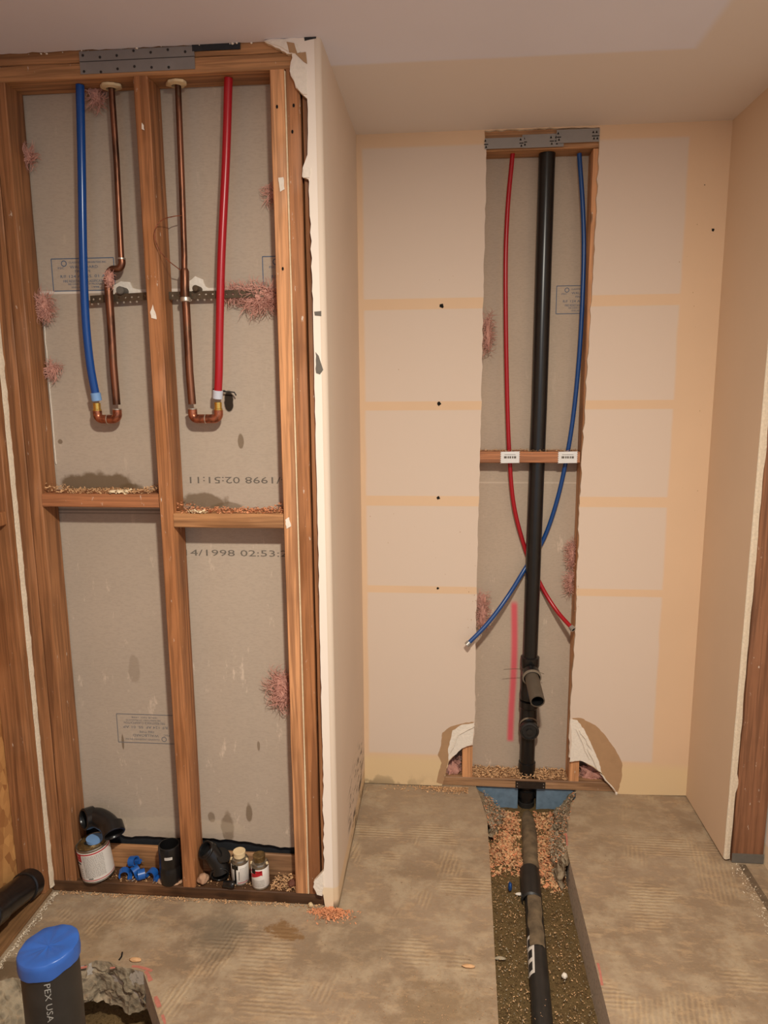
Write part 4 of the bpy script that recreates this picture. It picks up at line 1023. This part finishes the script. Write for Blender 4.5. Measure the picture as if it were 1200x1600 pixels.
# dirt crust along the top of the pipe
mb = MB(); vs = []
for k in range(40):
    q = pa.lerp(pb, -.05+k/39*.62)
    for i in range(9):
        a = math.radians(40+i*12); wv = noise.noise(q*16); r = .0295+.003*abs(noise.noise(q*40+Vector((i, 0, 0))))
        vs.append(q+Vector((math.cos(a+wv*.4)*r, 0, math.sin(a+wv*.4)*r)))
mb.add(vs, [(k*9+i, k*9+i+1, k*9+i+10, k*9+i+9) for k in range(39) for i in range(8)])
mb.build('dirt_crust', M['dusty'], t)
# sticker on the trench pipe
mb = MB(); sx = []
c0, c1 = .50, .72
for k in range(11):
    q = pa.lerp(pb, c0+(c1-c0)*k/10)
    for i in range(7):
        a = math.radians(112+i*11+ (k-5)*1.0); sx.append(q+Vector((math.cos(a)*.0292, 0, math.sin(a)*.0292)))
mb.add(sx, [(k*7+i, k*7+i+1, k*7+i+8, k*7+i+7) for k in range(10) for i in range(6)])
st = mb.build('sticker', M['label'], t)
mb = MB(); sx = []
for k in range(9):
    q = pa.lerp(pb, c0+.02+(c1-c0-.04)*k/8)
    for i in range(4):
        a = math.radians(126+i*12+(k-4)); sx.append(q+Vector((math.cos(a)*.0296, 0, math.sin(a)*.0296)))
mb.add(sx, [(k*4+i, k*4+i+1, k*4+i+5, k*4+i+4) for k in range(8) if k not in (2, 5) for i in range(3)])
mb.build('sticker_print', M['ink_black'], st)
# blue vapour barrier under the wall
fs_ = [(.0, -.001), (.291, -.001), (.291, -.30), (.365, -.30), (.365, -.001), (.60, -.001), (.60, -.33), (.0, -.33)]
tag(MB().poly([Vector((x, 2.690, z)) for x, z in fs_], (0, .006, 0)).build('foam_sheet', M['blue_sheet'], smooth=False), 'blue foam sheet standing in the trench under the alcove sole plate', 'foam sheet')

# ------------------------------------------------------------------ alcove pex pipes
def pex2(name, label, pts, mat):
    t = thing(name, label, 'pipe', pts[-1]); path = smoothpath(pts, 9); MB().tube(path[:-1], .0080, 18).build('tube', M[mat], t)
    d = (path[-1]-path[-4]).normalized()
    MB().lathe([(.0080, -.004), (.0105, -.003), (.0108, .012), (.0070, .0125), (.0065, -.01), (.0001, -.01)], path[-1]-d*.012, axis=d).build('end_ring', M['crimp'], t)
    MB().lathe([(.0062, .0123), (.0062, -.005), (.0001, -.005)], path[-1]-d*.012, axis=d).build('bore', M['abs_inner'], t)
    return t
pex2('red_water_pipe', 'slim red pipe curving behind the drain stack to the right edge of the alcove opening', [atY(801, 240, 2.712), atY(793, 330, 2.712), atY(790, 430, 2.712), atY(792, 600, 2.715), atY(796, 712, 2.722), atY(803, 790, 2.735), atY(820, 856, 2.748), atY(834, 890, 2.75), atY(851, 925, 2.738), atY(872, 957, 2.70), atY(896, 984, 2.640)], 'red_pex')
pex2('blue_water_pipe', 'slim blue pipe crossing behind the drain stack and poking out at lower left', [atY(905, 240, 2.712), atY(911, 330, 2.712), atY(912, 410, 2.712), atY(907, 530, 2.715), atY(897, 640, 2.720), atY(884, 722, 2.722), atY(868, 790, 2.735), atY(848, 845, 2.744), atY(822, 886, 2.735), atY(792, 934, 2.68), atY(762, 974, 2.645), atY(729, 1008, 2.615)], 'blue_pex_dull')

# ------------------------------------------------------------------ right hand jamb
board('jamb_stud', .958, 1.058, 2.268, 2.306, .002, 2.438, 'z', 'wood_dark', 'dark brown stud facing the room at the far right edge', 'stud')
o = MB().box(.957, 1.059, 2.266, 2.268, .002, .035).build('painted_foot', M['ink_grey'], smooth=False)
o.parent = None; tag(o, 'grey painted band round the foot of the far right stud', 'trim')

# ------------------------------------------------------------------ tape-capped pipe in the floor hole
pc = Vector((-.822, 1.258, .436)); tz = thing('capped_pipe', 'thick black pipe standing in the floor hole, mouth covered with blue tape', 'pipe', (pc.x, pc.y, -.15))
MB().tube([(pc.x, pc.y, -.20), (pc.x, pc.y, .1), (pc.x, pc.y, pc.z-.016)], .057, 48).build('pipe_body', M['black_abs_dusty'], tz)
mb = MB(); vs = []; N = 64; slope = Vector((.04, -.02))
rows = [(.0001, 0), (.02, .0), (.04, .0005), (.0575, .001), (.0595, -.001), (.0600, -.012), (.0602, -.022), (.0596, -.034)]
for ri_, (r, dz) in enumerate(rows):
    for k in range(N):
        a = 2*math.pi*k/N; w = noise.noise(Vector((math.cos(a)*2.5, math.sin(a)*2.5, ri_*.4)))
        rr = r+(.0012*w if r > .05 else 0)+(.0008*abs(math.sin(a*9+ri_*.7)) if ri_ > 3 else 0)
        zz = dz+(w*.003 if ri_ < 4 else 0)
        if ri_ >= 6: zz += noise.noise(Vector((math.cos(a)*1.5, math.sin(a)*1.5, 7)))*.010
        zz += (math.cos(a)*.10+math.sin(a)*.02)*r if True else 0
        vs.append((pc.x+rr*math.cos(a), pc.y+rr*math.sin(a), pc.z+zz))
mb.add(vs, [(j*N+k, j*N+(k+1) % N, (j+1)*N+(k+1) % N, (j+1)*N+k) for j in range(len(rows)-1) for k in range(N)])
mb.build('tape_cap', M['tape'], tz, angle=60)
# print down the pipe
def wrap_text(body, size, origin, r, ang, mat, parent, vertical=True, zc=0, width=None, local=False, name='printed_text'):
    vs, fs = text_mesh(body, size, 'LEFT'); out = []
    if width: k = width/max(1e-6, max(v.x for v in vs)); vs = [Vector((v.x*k, v.y, 0)) for v in vs]
    for v in vs:
        if vertical: z = zc-v.x; a = ang+v.y/r
        else: z = zc+v.y; a = ang+v.x/r
        out.append(Vector((origin[0]+r*math.cos(a), origin[1]+r*math.sin(a), origin[2]+z)))
    return MB().add(out, fs).build(name, mat, parent, smooth=False, local=local)
M['ink_white'] = plain('white_ink', (150, 148, 142), .6)
wrap_text('PEX USA LLC', .017, (pc.x, pc.y, 0), .0574, math.radians(-72), M['ink_white'], tz, True, pc.z-.040, width=.135)

# ------------------------------------------------------------------ cans and fittings on the sole plate
PZ = .0385
def can(name, label, loc, r, h, rot, kind):
    t = thing(name, label, 'can', loc, rot=rot)
    MB().lathe([(.0001, .0), (r*.97, .0), (r*1.01, .002), (r*.985, .005), (r*.985, h-.006), (r*1.01, h-.003), (r*.98, h), (r*.93, h-.002), (r*.93, h-.004), (.0001, h-.004)], n=40).build('can_body', M['can_metal'], t, local=True)
    lb = MB().lathe([(r*.988, .006), (r*1.0, .0065), (r*1.0, h-.009), (r*.988, h-.0085)], n=40).build('label', M['label'], t, local=True)
    return t, lb
def patch(parent, r, a0, a1, z0, z1, mat, name='label_patch', n=10):
    mb = MB(); vs = []
    for k in range(n+1):
        a = a0+(a1-a0)*k/n
        for z in (z0, z1): vs.append((r*math.cos(a), r*math.sin(a), z))
    mb.add(vs, [(2*k, 2*k+1, 2*k+3, 2*k+2) for k in range(n)]); return mb.build(name, mat, parent, local=True)
def lines(parent, r, a0, a1, z0, z1, k, mat, seed=1, skip=()):
    rg = random.Random(seed); mb = MB()
    for i in range(k):
        z = z0+(z1-z0)*i/(k-1); a = a0
        while a < a1-.03:
            w = rg.uniform(.04, .16); e = min(a1, a+w); m = 3; vs = []
            for j in range(m+1):
                b = a+(e-a)*j/m
                for dz in (0, .0011): vs.append((r*math.cos(b), r*math.sin(b), z+dz))
            mb.add(vs, [(2*j, 2*j+1, 2*j+3, 2*j+2) for j in range(m)]); a = e+.03
    return mb.build('fine_print', mat, parent, local=True)
D = math.radians
t, lb = can('glue_can', 'largest can, white and red label, tin leaning under a black elbow', (-1.108, 1.995, PZ+.0062), .050, .115, (D(2), D(-6), 0), 'big')
r = .0505
patch(lb, r, -math.pi, math.pi, .100, .104, M['label_red'], 'red_band', 40); patch(lb, r, -math.pi, math.pi, .010, .0125, M['label_red'], 'red_band', 40)
patch(lb, r, D(-160), D(-110), .076, .102, M['label_red'], 'red_badge'); 
lines(lb, r+.0002, D(-104), D(-30), .022, .094, 19, M['ink_grey'], 3); lines(lb, r+.0002, D(-150), D(-110), .020, .05, 5, M['ink_grey'], 4)
patch(lb, r+.0002, D(-150), D(-116), .066, .071, M['ink_black'], 'dark_word'); patch(lb, r+.0002, D(-95), D(-78), .016, .019, M['ink_black'], 'dark_word')
lines(lb, r+.0004, D(-156), D(-116), .084, .094, 2, M['label'], 12)
mb = MB(); mb.lathe([(.0001, .116), (.02, .120), (.034, .121), (.038, .117), (.044, .1135)], n=30)
for k in range(30): 
    a = rnd(0, 6.28); q = rnd(.01, .046); mb.lathe([(.0001, .004), (rnd(.003, .007), .001), (.0001, -.003)], (q*math.cos(a), q*math.sin(a), .114), n=7)
mb.build('glue_crust', M['can_dirty'], t, local=True)
MB().lathe([(.0001, .1215), (.011, .1215), (.012, .1205)], (-.006, -.012, 0), n=16).build('lid_opening', M['hole'], t, local=True)
def small_can(label, loc, rot, variant):
    r, h = .0275, .078
    t, lb = can('glue_can', label, loc, r, h, rot, 'small')
    MB().lathe([(r*.95, h-.003), (r*.86, h+.004), (.017, h+.006), (.0165, h+.012)], n=30).build('shoulder', M['can_metal'], t, local=True)
    cap = MB(); cap.lathe([(.0165, h+.008), (.0185, h+.009), (.0185, h+.020), (.0195, h+.021), (.0195, h+.026), (.018, h+.027), (.014, h+.0262), (.0001, h+.0262)], n=30).build('screw_cap', M['can_dirty'] if variant else M['caulk'], t, local=True)
    for sgn in (-1, 1): MB().lathe([(.0001, .004), (.004, .002), (.005, -.003), (.0001, -.006)], (sgn*r*.88, -.004, h+.002), n=8).build('glue_blob', M['caulk'], t, local=True)
    rr = r+.0004
    if variant == 0:
        patch(lb, rr, D(-112), D(-98), .008, h-.006, M['glue'], 'glue_drip'); patch(lb, rr+.0001, D(-135), D(-85), h-.022, h-.008, M['glue'], 'glue_drip')
        patch(lb, rr, D(-82), D(-78), .02, .05, M['glue'], 'glue_drip')
        lines(lb, rr, D(-165), D(-115), .014, h-.026, 10, M['ink_grey'], 5); lines(lb, rr, D(-75), D(-20), .014, h-.02, 10, M['ink_grey'], 6)
        patch(lb, rr, D(-90), D(-20), .010, .012, M['label_red'], 'red_band')
    else:
        mb = MB(); vs = []
        for k in range(11):
            a = D(-150+9*k); z = .038+.0014*k
            for dz in (0, .013): vs.append((rr*math.cos(a), rr*math.sin(a), z+dz+(-.004 if k in (0, 10) and dz == 0 else 0)))
        mb.add(vs, [(2*k, 2*k+1, 2*k+3, 2*k+2) for k in range(10)]); mb.build('red_swoosh', M['label_red'], lb, local=True)
        patch(lb, rr, D(-150), D(-60), h-.019, h-.012, M['label_red'], 'red_band'); patch(lb, rr+.0001, D(-135), D(-105), h-.022, h-.006, M['glue'], 'glue_smudge')
        lines(lb, rr, D(-135), D(-50), .012, .032, 6, M['ink_grey'], 8)
    return t
small_can('small glue can with a black drip down its label, behind the other small can', (-.645, 2.004, PZ), (0, D(0), 0), 0)
small_can('small glue can with a red swoosh on its label, front right', (-.575, 1.990, PZ), (0, D(-1.5), 0), 1)
# black fittings
def hubprof(r, L, lip=.006, hub=.028):
    return [(r-.005, L*.5), (r-.005, 0), (r+.0045, 0), (r+.0045, .003), (r+.003, .004), (r+.003, hub), (r, hub+.003), (r, L-hub-.003), (r+.003, L-hub), (r+.003, L-.004), (r+.0045, L-.003), (r+.0045, L), (r-.005, L), (r-.005, L*.5)]
t = thing('black_coupling', 'upright open black coupling left of the middle stud, with a small white sticker', 'pipe fitting', (-.866, 1.990, PZ))
MB().lathe([(.0285, .012), (.0285, .003), (.0325, 0), (.034, .003), (.034, .050), (.0325, .053), (.0325, .062), (.034, .065), (.034, .122), (.0325, .126), (.0290, .126), (.0285, .060), (.0001, .060)], n=36).build('coupling_body', M['black_abs'], t, local=True)
patch(t, .0344, D(-95), D(-55), .092, .101, M['label'], 'sticker'); 
p_ = lines(t, .0347, D(-92), D(-58), .095, .098, 2, M['ink_grey'], 11); p_.name = 'sticker_print'
mb = MB(); vs = []
for k in range(40):
    a = 2*math.pi*k/40; w = noise.noise(Vector((math.cos(a)*2, math.sin(a)*2, 3)))
    r0_ = .036; r1__ = .046+w*.010
    vs += [(-.866+math.cos(a)*r0_, 1.990+math.sin(a)*r0_*.78, PZ+.0), (-.866+math.cos(a)*r0_, 1.990+math.sin(a)*r0_*.72, PZ+.006+abs(w)*.008), (-.866+math.cos(a)*r1__, 1.990+math.sin(a)*r1__*.62, PZ+.002)]
mb.add(vs, [(k*3+i, k*3+i+1, ((k+1) % 40)*3+i+1, ((k+1) % 40)*3+i) for k in range(40) for i in range(2)])
tag(mb.build('foam_collar', M['foam']), 'ragged pale foam collar round the foot of the upright coupling', 'sealant')
# elbow lying on the big can
t = thing('black_elbow', 'black elbow fitting with two open hubs lying on top of the big can', 'pipe fitting', (-1.12, 1.985, .20))
ea = atY(139, 1279, 1.985); eb = atY(175, 1294, 1.968)
pth = smoothpath([ea+Vector((.004, .006, 0)), ea.lerp(eb, .35)+Vector((0, .012, .006)), ea.lerp(eb, .7)+Vector((0, .010, .004)), eb], 8)
MB().tube(pth, .030, 32, caps=False).build('elbow_body', M['black_abs'], t)
def openhub(p, d, t, r=.031, L=.034):
    MB().lathe([(r-.002, -L), (r+.004, -L+.002), (r+.0045, -.002), (r+.003, 0), (r-.001, .0), (r-.003, -.004), (r-.003, -L)], p, axis=d).build('hub', M['black_abs'], t)
    MB().lathe([(r-.0031, -.005), (r-.0032, -L*.7), (.0001, -L*.7)], p, axis=d).build('bore', M['abs_inner'], t)
openhub(ea+Vector((-.012, -.012, .003)), (-.62, -.76, .12), t, .029); openhub(eb+Vector((.012, -.012, -.012)), (.52, -.62, -.55), t, .030)
o = MB().lathe([(.0001, 0), (.024, 0), (.025, .010), (.0001, .011)], (-1.108, 1.985, .167), n=20).build('plastic_disc', M['sleeve_blue']); tag(o, 'pale blue plastic disc wedged between the big can and the elbow', 'lid')
# wye behind the middle stud
t = thing('black_wye', 'black wye fitting leaning between the middle stud and the drip-marked can', 'pipe fitting', (-.73, 2.0, PZ))
MB().tube(smoothpath([(-.748, 2.003, .143), (-.728, 2.003, .118), (-.712, 2.003, .09), (-.705, 2.0, .068)], 6), .028, 28, caps=False).build('wye_body', M['black_abs'], t)
openhub((-.752, 1.994, .147), (-.45, -.55, .62), t, .024, .028); openhub((-.706, 1.985, .068), (.15, -.7, -.22), t, .0255, .03)
MB().tube([(-.716, 2.010, .10), (-.698, 2.005, .125)], [.024, .026], 24).build('branch', M['black_abs'], t)
t = thing('black_bushing', 'short black bushing lying in front of the drip-marked can', 'pipe fitting', (-.658, 1.975, PZ))
MB().lathe([(.0001, .034), (.008, .034), (.008, .0), (.0105, 0), (.0108, .016), (.0120, .018), (.0120, .032), (.011, .034), (.0001, .0341)], (-.688, 1.968, PZ+.0122), axis=(1, -.05, 0), n=28).build('bushing_body', M['black_abs'], t)
# rock-like lump and white crumbs
def lump(c, r, mat, label, name, cat, seed=0, sc=(1, 1, 1), sub=2):
    bm = bmesh.new(); bmesh.ops.create_icosphere(bm, subdivisions=sub+1, radius=r)
    for v in bm.verts:
        k = 1+.35*noise.noise(v.co/r*1.4+Vector((seed*5.1, 0, 0)))+.18*noise.noise(v.co/r*4); v.co = Vector((v.co.x*sc[0]*k, v.co.y*sc[1]*k, v.co.z*sc[2]*k))
    zmin = min(v.co.z for v in bm.verts)
    for v in bm.verts: v.co.z -= zmin
    me = bpy.data.meshes.new(name); bm.to_mesh(me); bm.free(); me.materials.append(mat); me.shade_smooth()
    o = bpy.data.objects.new(name, me); COL.objects.link(o); o.location = c; return tag(o, label, cat)
lump((-.758, 1.980, PZ), .016, M['foam'], 'small pale rubble lump at the foot of the middle stud', 'rubble', 'rubble', 1)
lump((-.900, 2.020, PZ), .018, M['foam'], 'brown crumpled lump between the blue clips and the upright coupling', 'rubble', 'rubble', 2, (.7, .7, 1.4))
lump((-.475, 1.985, PZ), .013, plain('dark_chunk', (104, 58, 40), .8), 'reddish brown wood chunk at the foot of the bright stud', 'wood_chunk', 'wood chunk', 3)
p = atY(486, 1408, 1.955); lump((p.x, 1.948, .002), .007, M['caulk'], 'pale crumb on the floor below the pale line between studs', 'crumb', 'rubble', 4)
p = atZ(192, 1500, 0)
lump(tuple(atZ(212, 1502, 0)), .010, M['shaving'], 'orange-brown crumb on the floor behind the broken hole', 'crumb', 'rubble', 5, (1.6, .7, .5))
lump(tuple(atZ(732, 1512, 0)), .010, M['shaving'], 'orange-brown chip on the floor left of the trench', 'wood_chip', 'wood chip', 6, (1.6, .6, .4))
p = atZ(882, 1529, -.12); lump(tuple(p), .008, M['gypsum'], 'white lump in the trench right of the pipe', 'crumb', 'rubble', 7)
p = atZ(797, 1390, -.11); lump((p.x, p.y, -.115), .014, M['blue_pex_dull'], 'dark blue plastic scrap in the trench beside the pipe coupling', 'plastic_scrap', 'plastic scrap', 8, (.5, .9, 1.2))
p = atZ(811, 1397, -.11); lump((p.x, p.y, -.115), .007, M['gypsum'], 'pair of white crumbs beside the blue scrap in the trench', 'crumb', 'rubble', 9, (1.6, .8, .7))
p = atZ(781, 1497, -.12); lump((p.x, p.y, -.125), .011, M['pebble'], 'pale splinter in the trench left of the sticker', 'splinter', 'wood chip', 10, (1.6, .6, .4))
mb = MB(); a = atZ(186, 1500, .002); b = atZ(191, 1488, .002); mb.tube([a, a.lerp(b, .4)+Vector((.004, 0, .002)), b], .0022, 7)
tag(mb.build('nail', M['hole']), 'short black nail on the floor above the broken hole', 'nail')
# blue pipe clips
def clip(loc, rz, rx, label):
    t = thing('pipe_clip', label, 'pipe clip', loc, 'blue plastic pipe clips on the sole plate', (rx, 0, rz))
    mb = MB(); vs = []; n = 14; R0, R1, w = .0165, .0125, .011
    for k in range(n+1):
        a = D(-30+240*k/n)
        for (r, y) in ((R0, -w), (R0, w), (R1, w), (R1, -w)): vs.append((r*math.cos(a), y, .017+r*math.sin(a)))
    fs = [(k*4+i, k*4+(i+1) % 4, k*4+4+(i+1) % 4, k*4+4+i) for k in range(n) for i in range(4)]+[(0, 1, 2, 3), (n*4+3, n*4+2, n*4+1, n*4)]
    mb.add(vs, fs).build('clip_hook', M['blue_plastic'], t, local=True)
    MB().box(.010, .024, -.010, .010, .0, .010).build('nail_boss', M['blue_plastic'], t, local=True)
    MB().tube([(.017, -.012, .005), (.017, -.024, .005)], .0014, 8).build('clip_nail', M['solder'], t, local=True)
clip((-1.018, 1.985, PZ), D(20), 0, 'leftmost blue clip lying beside the big can')
clip((-.985, 2.000, PZ+.002), D(-40), D(10), 'blue clip in the middle of the blue cluster, its hook up')
clip((-.990, 2.005, PZ+.030), D(75), D(-15), 'blue clip lying on top of the blue cluster')
clip((-.962, 1.985, PZ), D(120), 0, 'blue clip at the front of the blue cluster')
clip((-.928, 1.990, PZ), D(-10), 0, 'rightmost blue clip, nearest the upright coupling')

# ------------------------------------------------------------------ shavings and debris
def flakes(n, place, s0, s1, mat, name, label, curl=.5, seed=1, cat='wood shavings', parent=None):
    rg = random.Random(seed); mb = MB(); vs = []; fs = []
    for k in range(n):
        p = Vector(place(rg)); L = rg.uniform(s0, s1); w = L*rg.uniform(.18, .5); m = 3
        rot = Matrix.Rotation(rg.uniform(0, 6.28), 3, 'Z') @ Matrix.Rotation(rg.uniform(-.8, .8), 3, 'X') @ Matrix.Rotation(rg.uniform(-.6, .6), 3, 'Y'); b = len(vs)
        c = rg.uniform(-curl, curl)
        for i in range(m+1):
            t_ = i/m-.5; q = Vector((t_*L, 0, c*L*(t_*t_-.1)*2))
            for sgn in (-1, 1): vs.append(p+rot @ (q+Vector((0, sgn*w*.5, 0))))
        fs += [(b+2*i, b+2*i+1, b+2*i+3, b+2*i+2) for i in range(m)]
    mb.add(vs, fs); o = mb.build(name, M[mat], parent, smooth=False)
    if parent is None: tag(o, label, cat, kind='stuff')
    else: o['kind'] = 'stuff'
    return o
def tz_(rg):
    while True:
        y = rg.uniform(2.20, 2.66); x = rg.uniform(.16, .42)
        lim = 2.28 if x < pipe_x(y) else 2.22
        if y > lim+rg.uniform(0, .1): break
    h = -.122+.022*min(1, (y-2.2)/.2)*(1 if abs(x-pipe_x(y)) > .03 else .2)
    return (x, y, h+rg.uniform(-.006, .008)+noise.noise(Vector((x*20, y*20, 0)))*.010)
def heap(rg):
    return tz_(rg)
flakes(5200, heap, .006, .018, 'shaving', 'wood_shavings', 'heap of pale orange wood shavings at the head of the trench', seed=2)
flakes(3600, heap, .006, .016, 'shaving_red', 'wood_shavings', 'reddish wood shavings mixed into the heap at the head of the trench', seed=3)
def scat(rg): 
    y = 1.35+1.1*rg.random()**.8; x = rg.uniform(.16, .41)
    return (x, y, -.121+rg.uniform(0, .008))
flakes(1900, scat, .002, .0065, 'shaving', 'scattered_shavings', 'thin scatter of wood shavings on the dirt of the trench', seed=4)
flakes(900, lambda rg: (rg.uniform(.15, .42), rg.uniform(1.4, 2.3), -.121+rg.uniform(0, .007)), .002, .006, 'pebble', 'grit', 'pale grit scattered on the dirt of the trench', seed=5, cat='grit')
flakes(1500, lambda rg: (rg.uniform(.112, .478), rg.uniform(2.68, 2.758), .0385+rg.uniform(0, .012)*(1 if rg.random() < .6 else .3)), .004, .012, 'shaving', 'plate_shavings', 'wood shavings lying on the alcove sole plate', seed=6)
def blk(x0, x1, z, k=1):
    def f(rg):
        x = rg.uniform(x0, x1); e = min(abs(x-x0), abs(x-x1))/(x1-x0)
        h = (.022*max(0, 1-e*5)+.007)*k
        return (x, rg.uniform(1.966, 2.04), z+rg.random()**1.5*h)
    return f
flakes(900, blk(-1.16, -.825, 1.2845), .004, .011, 'shaving', 'block_shavings', 'wood shavings heaped on the left short block', seed=7)
flakes(700, blk(-.773, -.463, 1.2295), .004, .011, 'shaving_red', 'block_shavings', 'reddish shavings heaped on the right short block', seed=8)
flakes(90, lambda rg: (rg.uniform(-.98, -.92) if rg.random() < .5 else rg.uniform(-.735, -.68), rg.uniform(1.965, 1.99), (1.285 if rg.random() < .0 else 0)+ (1.286 if False else 1.2295)+rg.uniform(0, .004)) , .008, .02, 'wood_strip', 'pale_chips', 'pale yellow chips on the right short block', seed=9) if False else None
flakes(60, lambda rg: (rg.uniform(-.74, -.685), rg.uniform(1.965, 1.985), 1.231+rg.uniform(0, .004)), .008, .02, 'wood_strip', 'pale_chips', 'pale yellow chips on the front of the right short block', seed=9)
flakes(40, lambda rg: (rg.uniform(-.965, -.91), rg.uniform(1.965, 1.985), 1.286+rg.uniform(0, .006)), .008, .022, 'wood_strip', 'pale_chips', 'pale yellow chips on the front of the left short block', seed=10)
flakes(700, lambda rg: (rg.uniform(.112, .478), rg.uniform(2.676, 2.75), 1.3425+rg.random()**2*.006), .002, .006, 'shaving', 'block_dust', 'sawdust on top of the notched alcove block', seed=11)
def foot(rg):
    a = rg.gauss(0, 1); return (-.345+a*.03, 1.935+abs(rg.gauss(0, .012))*-1.6+.01, .001+rg.random()*.010*math.exp(-a*a))
flakes(900, foot, .004, .010, 'shaving_red', 'floor_shavings', 'small heap of shavings on the floor at the foot of the pale wall end', seed=12)
flakes(900, lambda rg: (rg.uniform(-1.22, -.36), 1.958-abs(rg.gauss(0, .008)), .0012+rg.random()*.004), .002, .007, 'shaving', 'floor_dust', 'line of sawdust along the floor in front of the dark sole plate', seed=13)
flakes(700, lambda rg: (rg.uniform(-.54, -.42), rg.uniform(1.966, 2.03), .0395+rg.random()**2*.016), .003, .009, 'shaving', 'plate_shavings', 'sawdust heap on the sole plate right of the small cans', seed=14)
flakes(350, lambda rg: (rg.uniform(-1.16, -.60), rg.uniform(1.966, 2.03), .0395+rg.random()*.003), .002, .007, 'shaving', 'plate_dust', 'sawdust among the cans and fittings on the sole plate', seed=15)
flakes(900, lambda rg: (.09-abs(rg.gauss(0, .10)), 2.655-abs(rg.gauss(0, .018)), .0012+rg.random()*.004), .003, .009, 'shaving', 'floor_shavings', 'shavings along the floor at the foot of the left torn arch', seed=16)
flakes(500, lambda rg: (rg.gauss(-.03, .16), rg.gauss(1.62, .06), .0010+rg.random()*.001), .0015, .005, 'kraft', 'floor_grit', 'brown grit on the floor left of the trench', seed=17, cat='grit')
flakes(500, lambda rg: (-1.235+abs(rg.gauss(0, .008)), rg.uniform(1.62, 1.95), .001+rg.random()*.005), .002, .008, 'gyp_edge', 'floor_crumbs', 'pale plaster crumbs along the left edge of the floor', seed=18, cat='plaster crumbs')
flakes(260, lambda rg: (.965+rg.gauss(0, .012), rg.uniform(1.9, 2.26), .001+rg.random()*.003), .002, .007, 'gyp_edge', 'floor_crumbs', 'plaster crumbs along the groove at the right edge of the floor', seed=19, cat='plaster crumbs')

def shl(rg):
    if rg.random() < .45:
        t_ = rg.random(); y = 2.45+.22*t_; x = .150+rg.random()*(.03+.09*t_); z = -.01-(x-.14)*.9
    else:
        t_ = rg.random(); y = 2.28+.38*t_; x1_ = .42+.09*max(0, (y-2.35)/.3); x = x1_-rg.random()*(.04+.06*t_); z = -.005-(x1_-x)*1.1
    return (x, y, z+rg.uniform(.004, .014))
flakes(900, shl, .003, .010, 'pebble', 'concrete_chips', 'pale concrete chips on the broken shoulders at the trench head', seed=21, cat='concrete chips', curl=.1)
flakes(500, shl, .003, .009, 'shaving_red', 'shoulder_shavings', 'a few shavings caught on the broken shoulders at the trench head', seed=22)
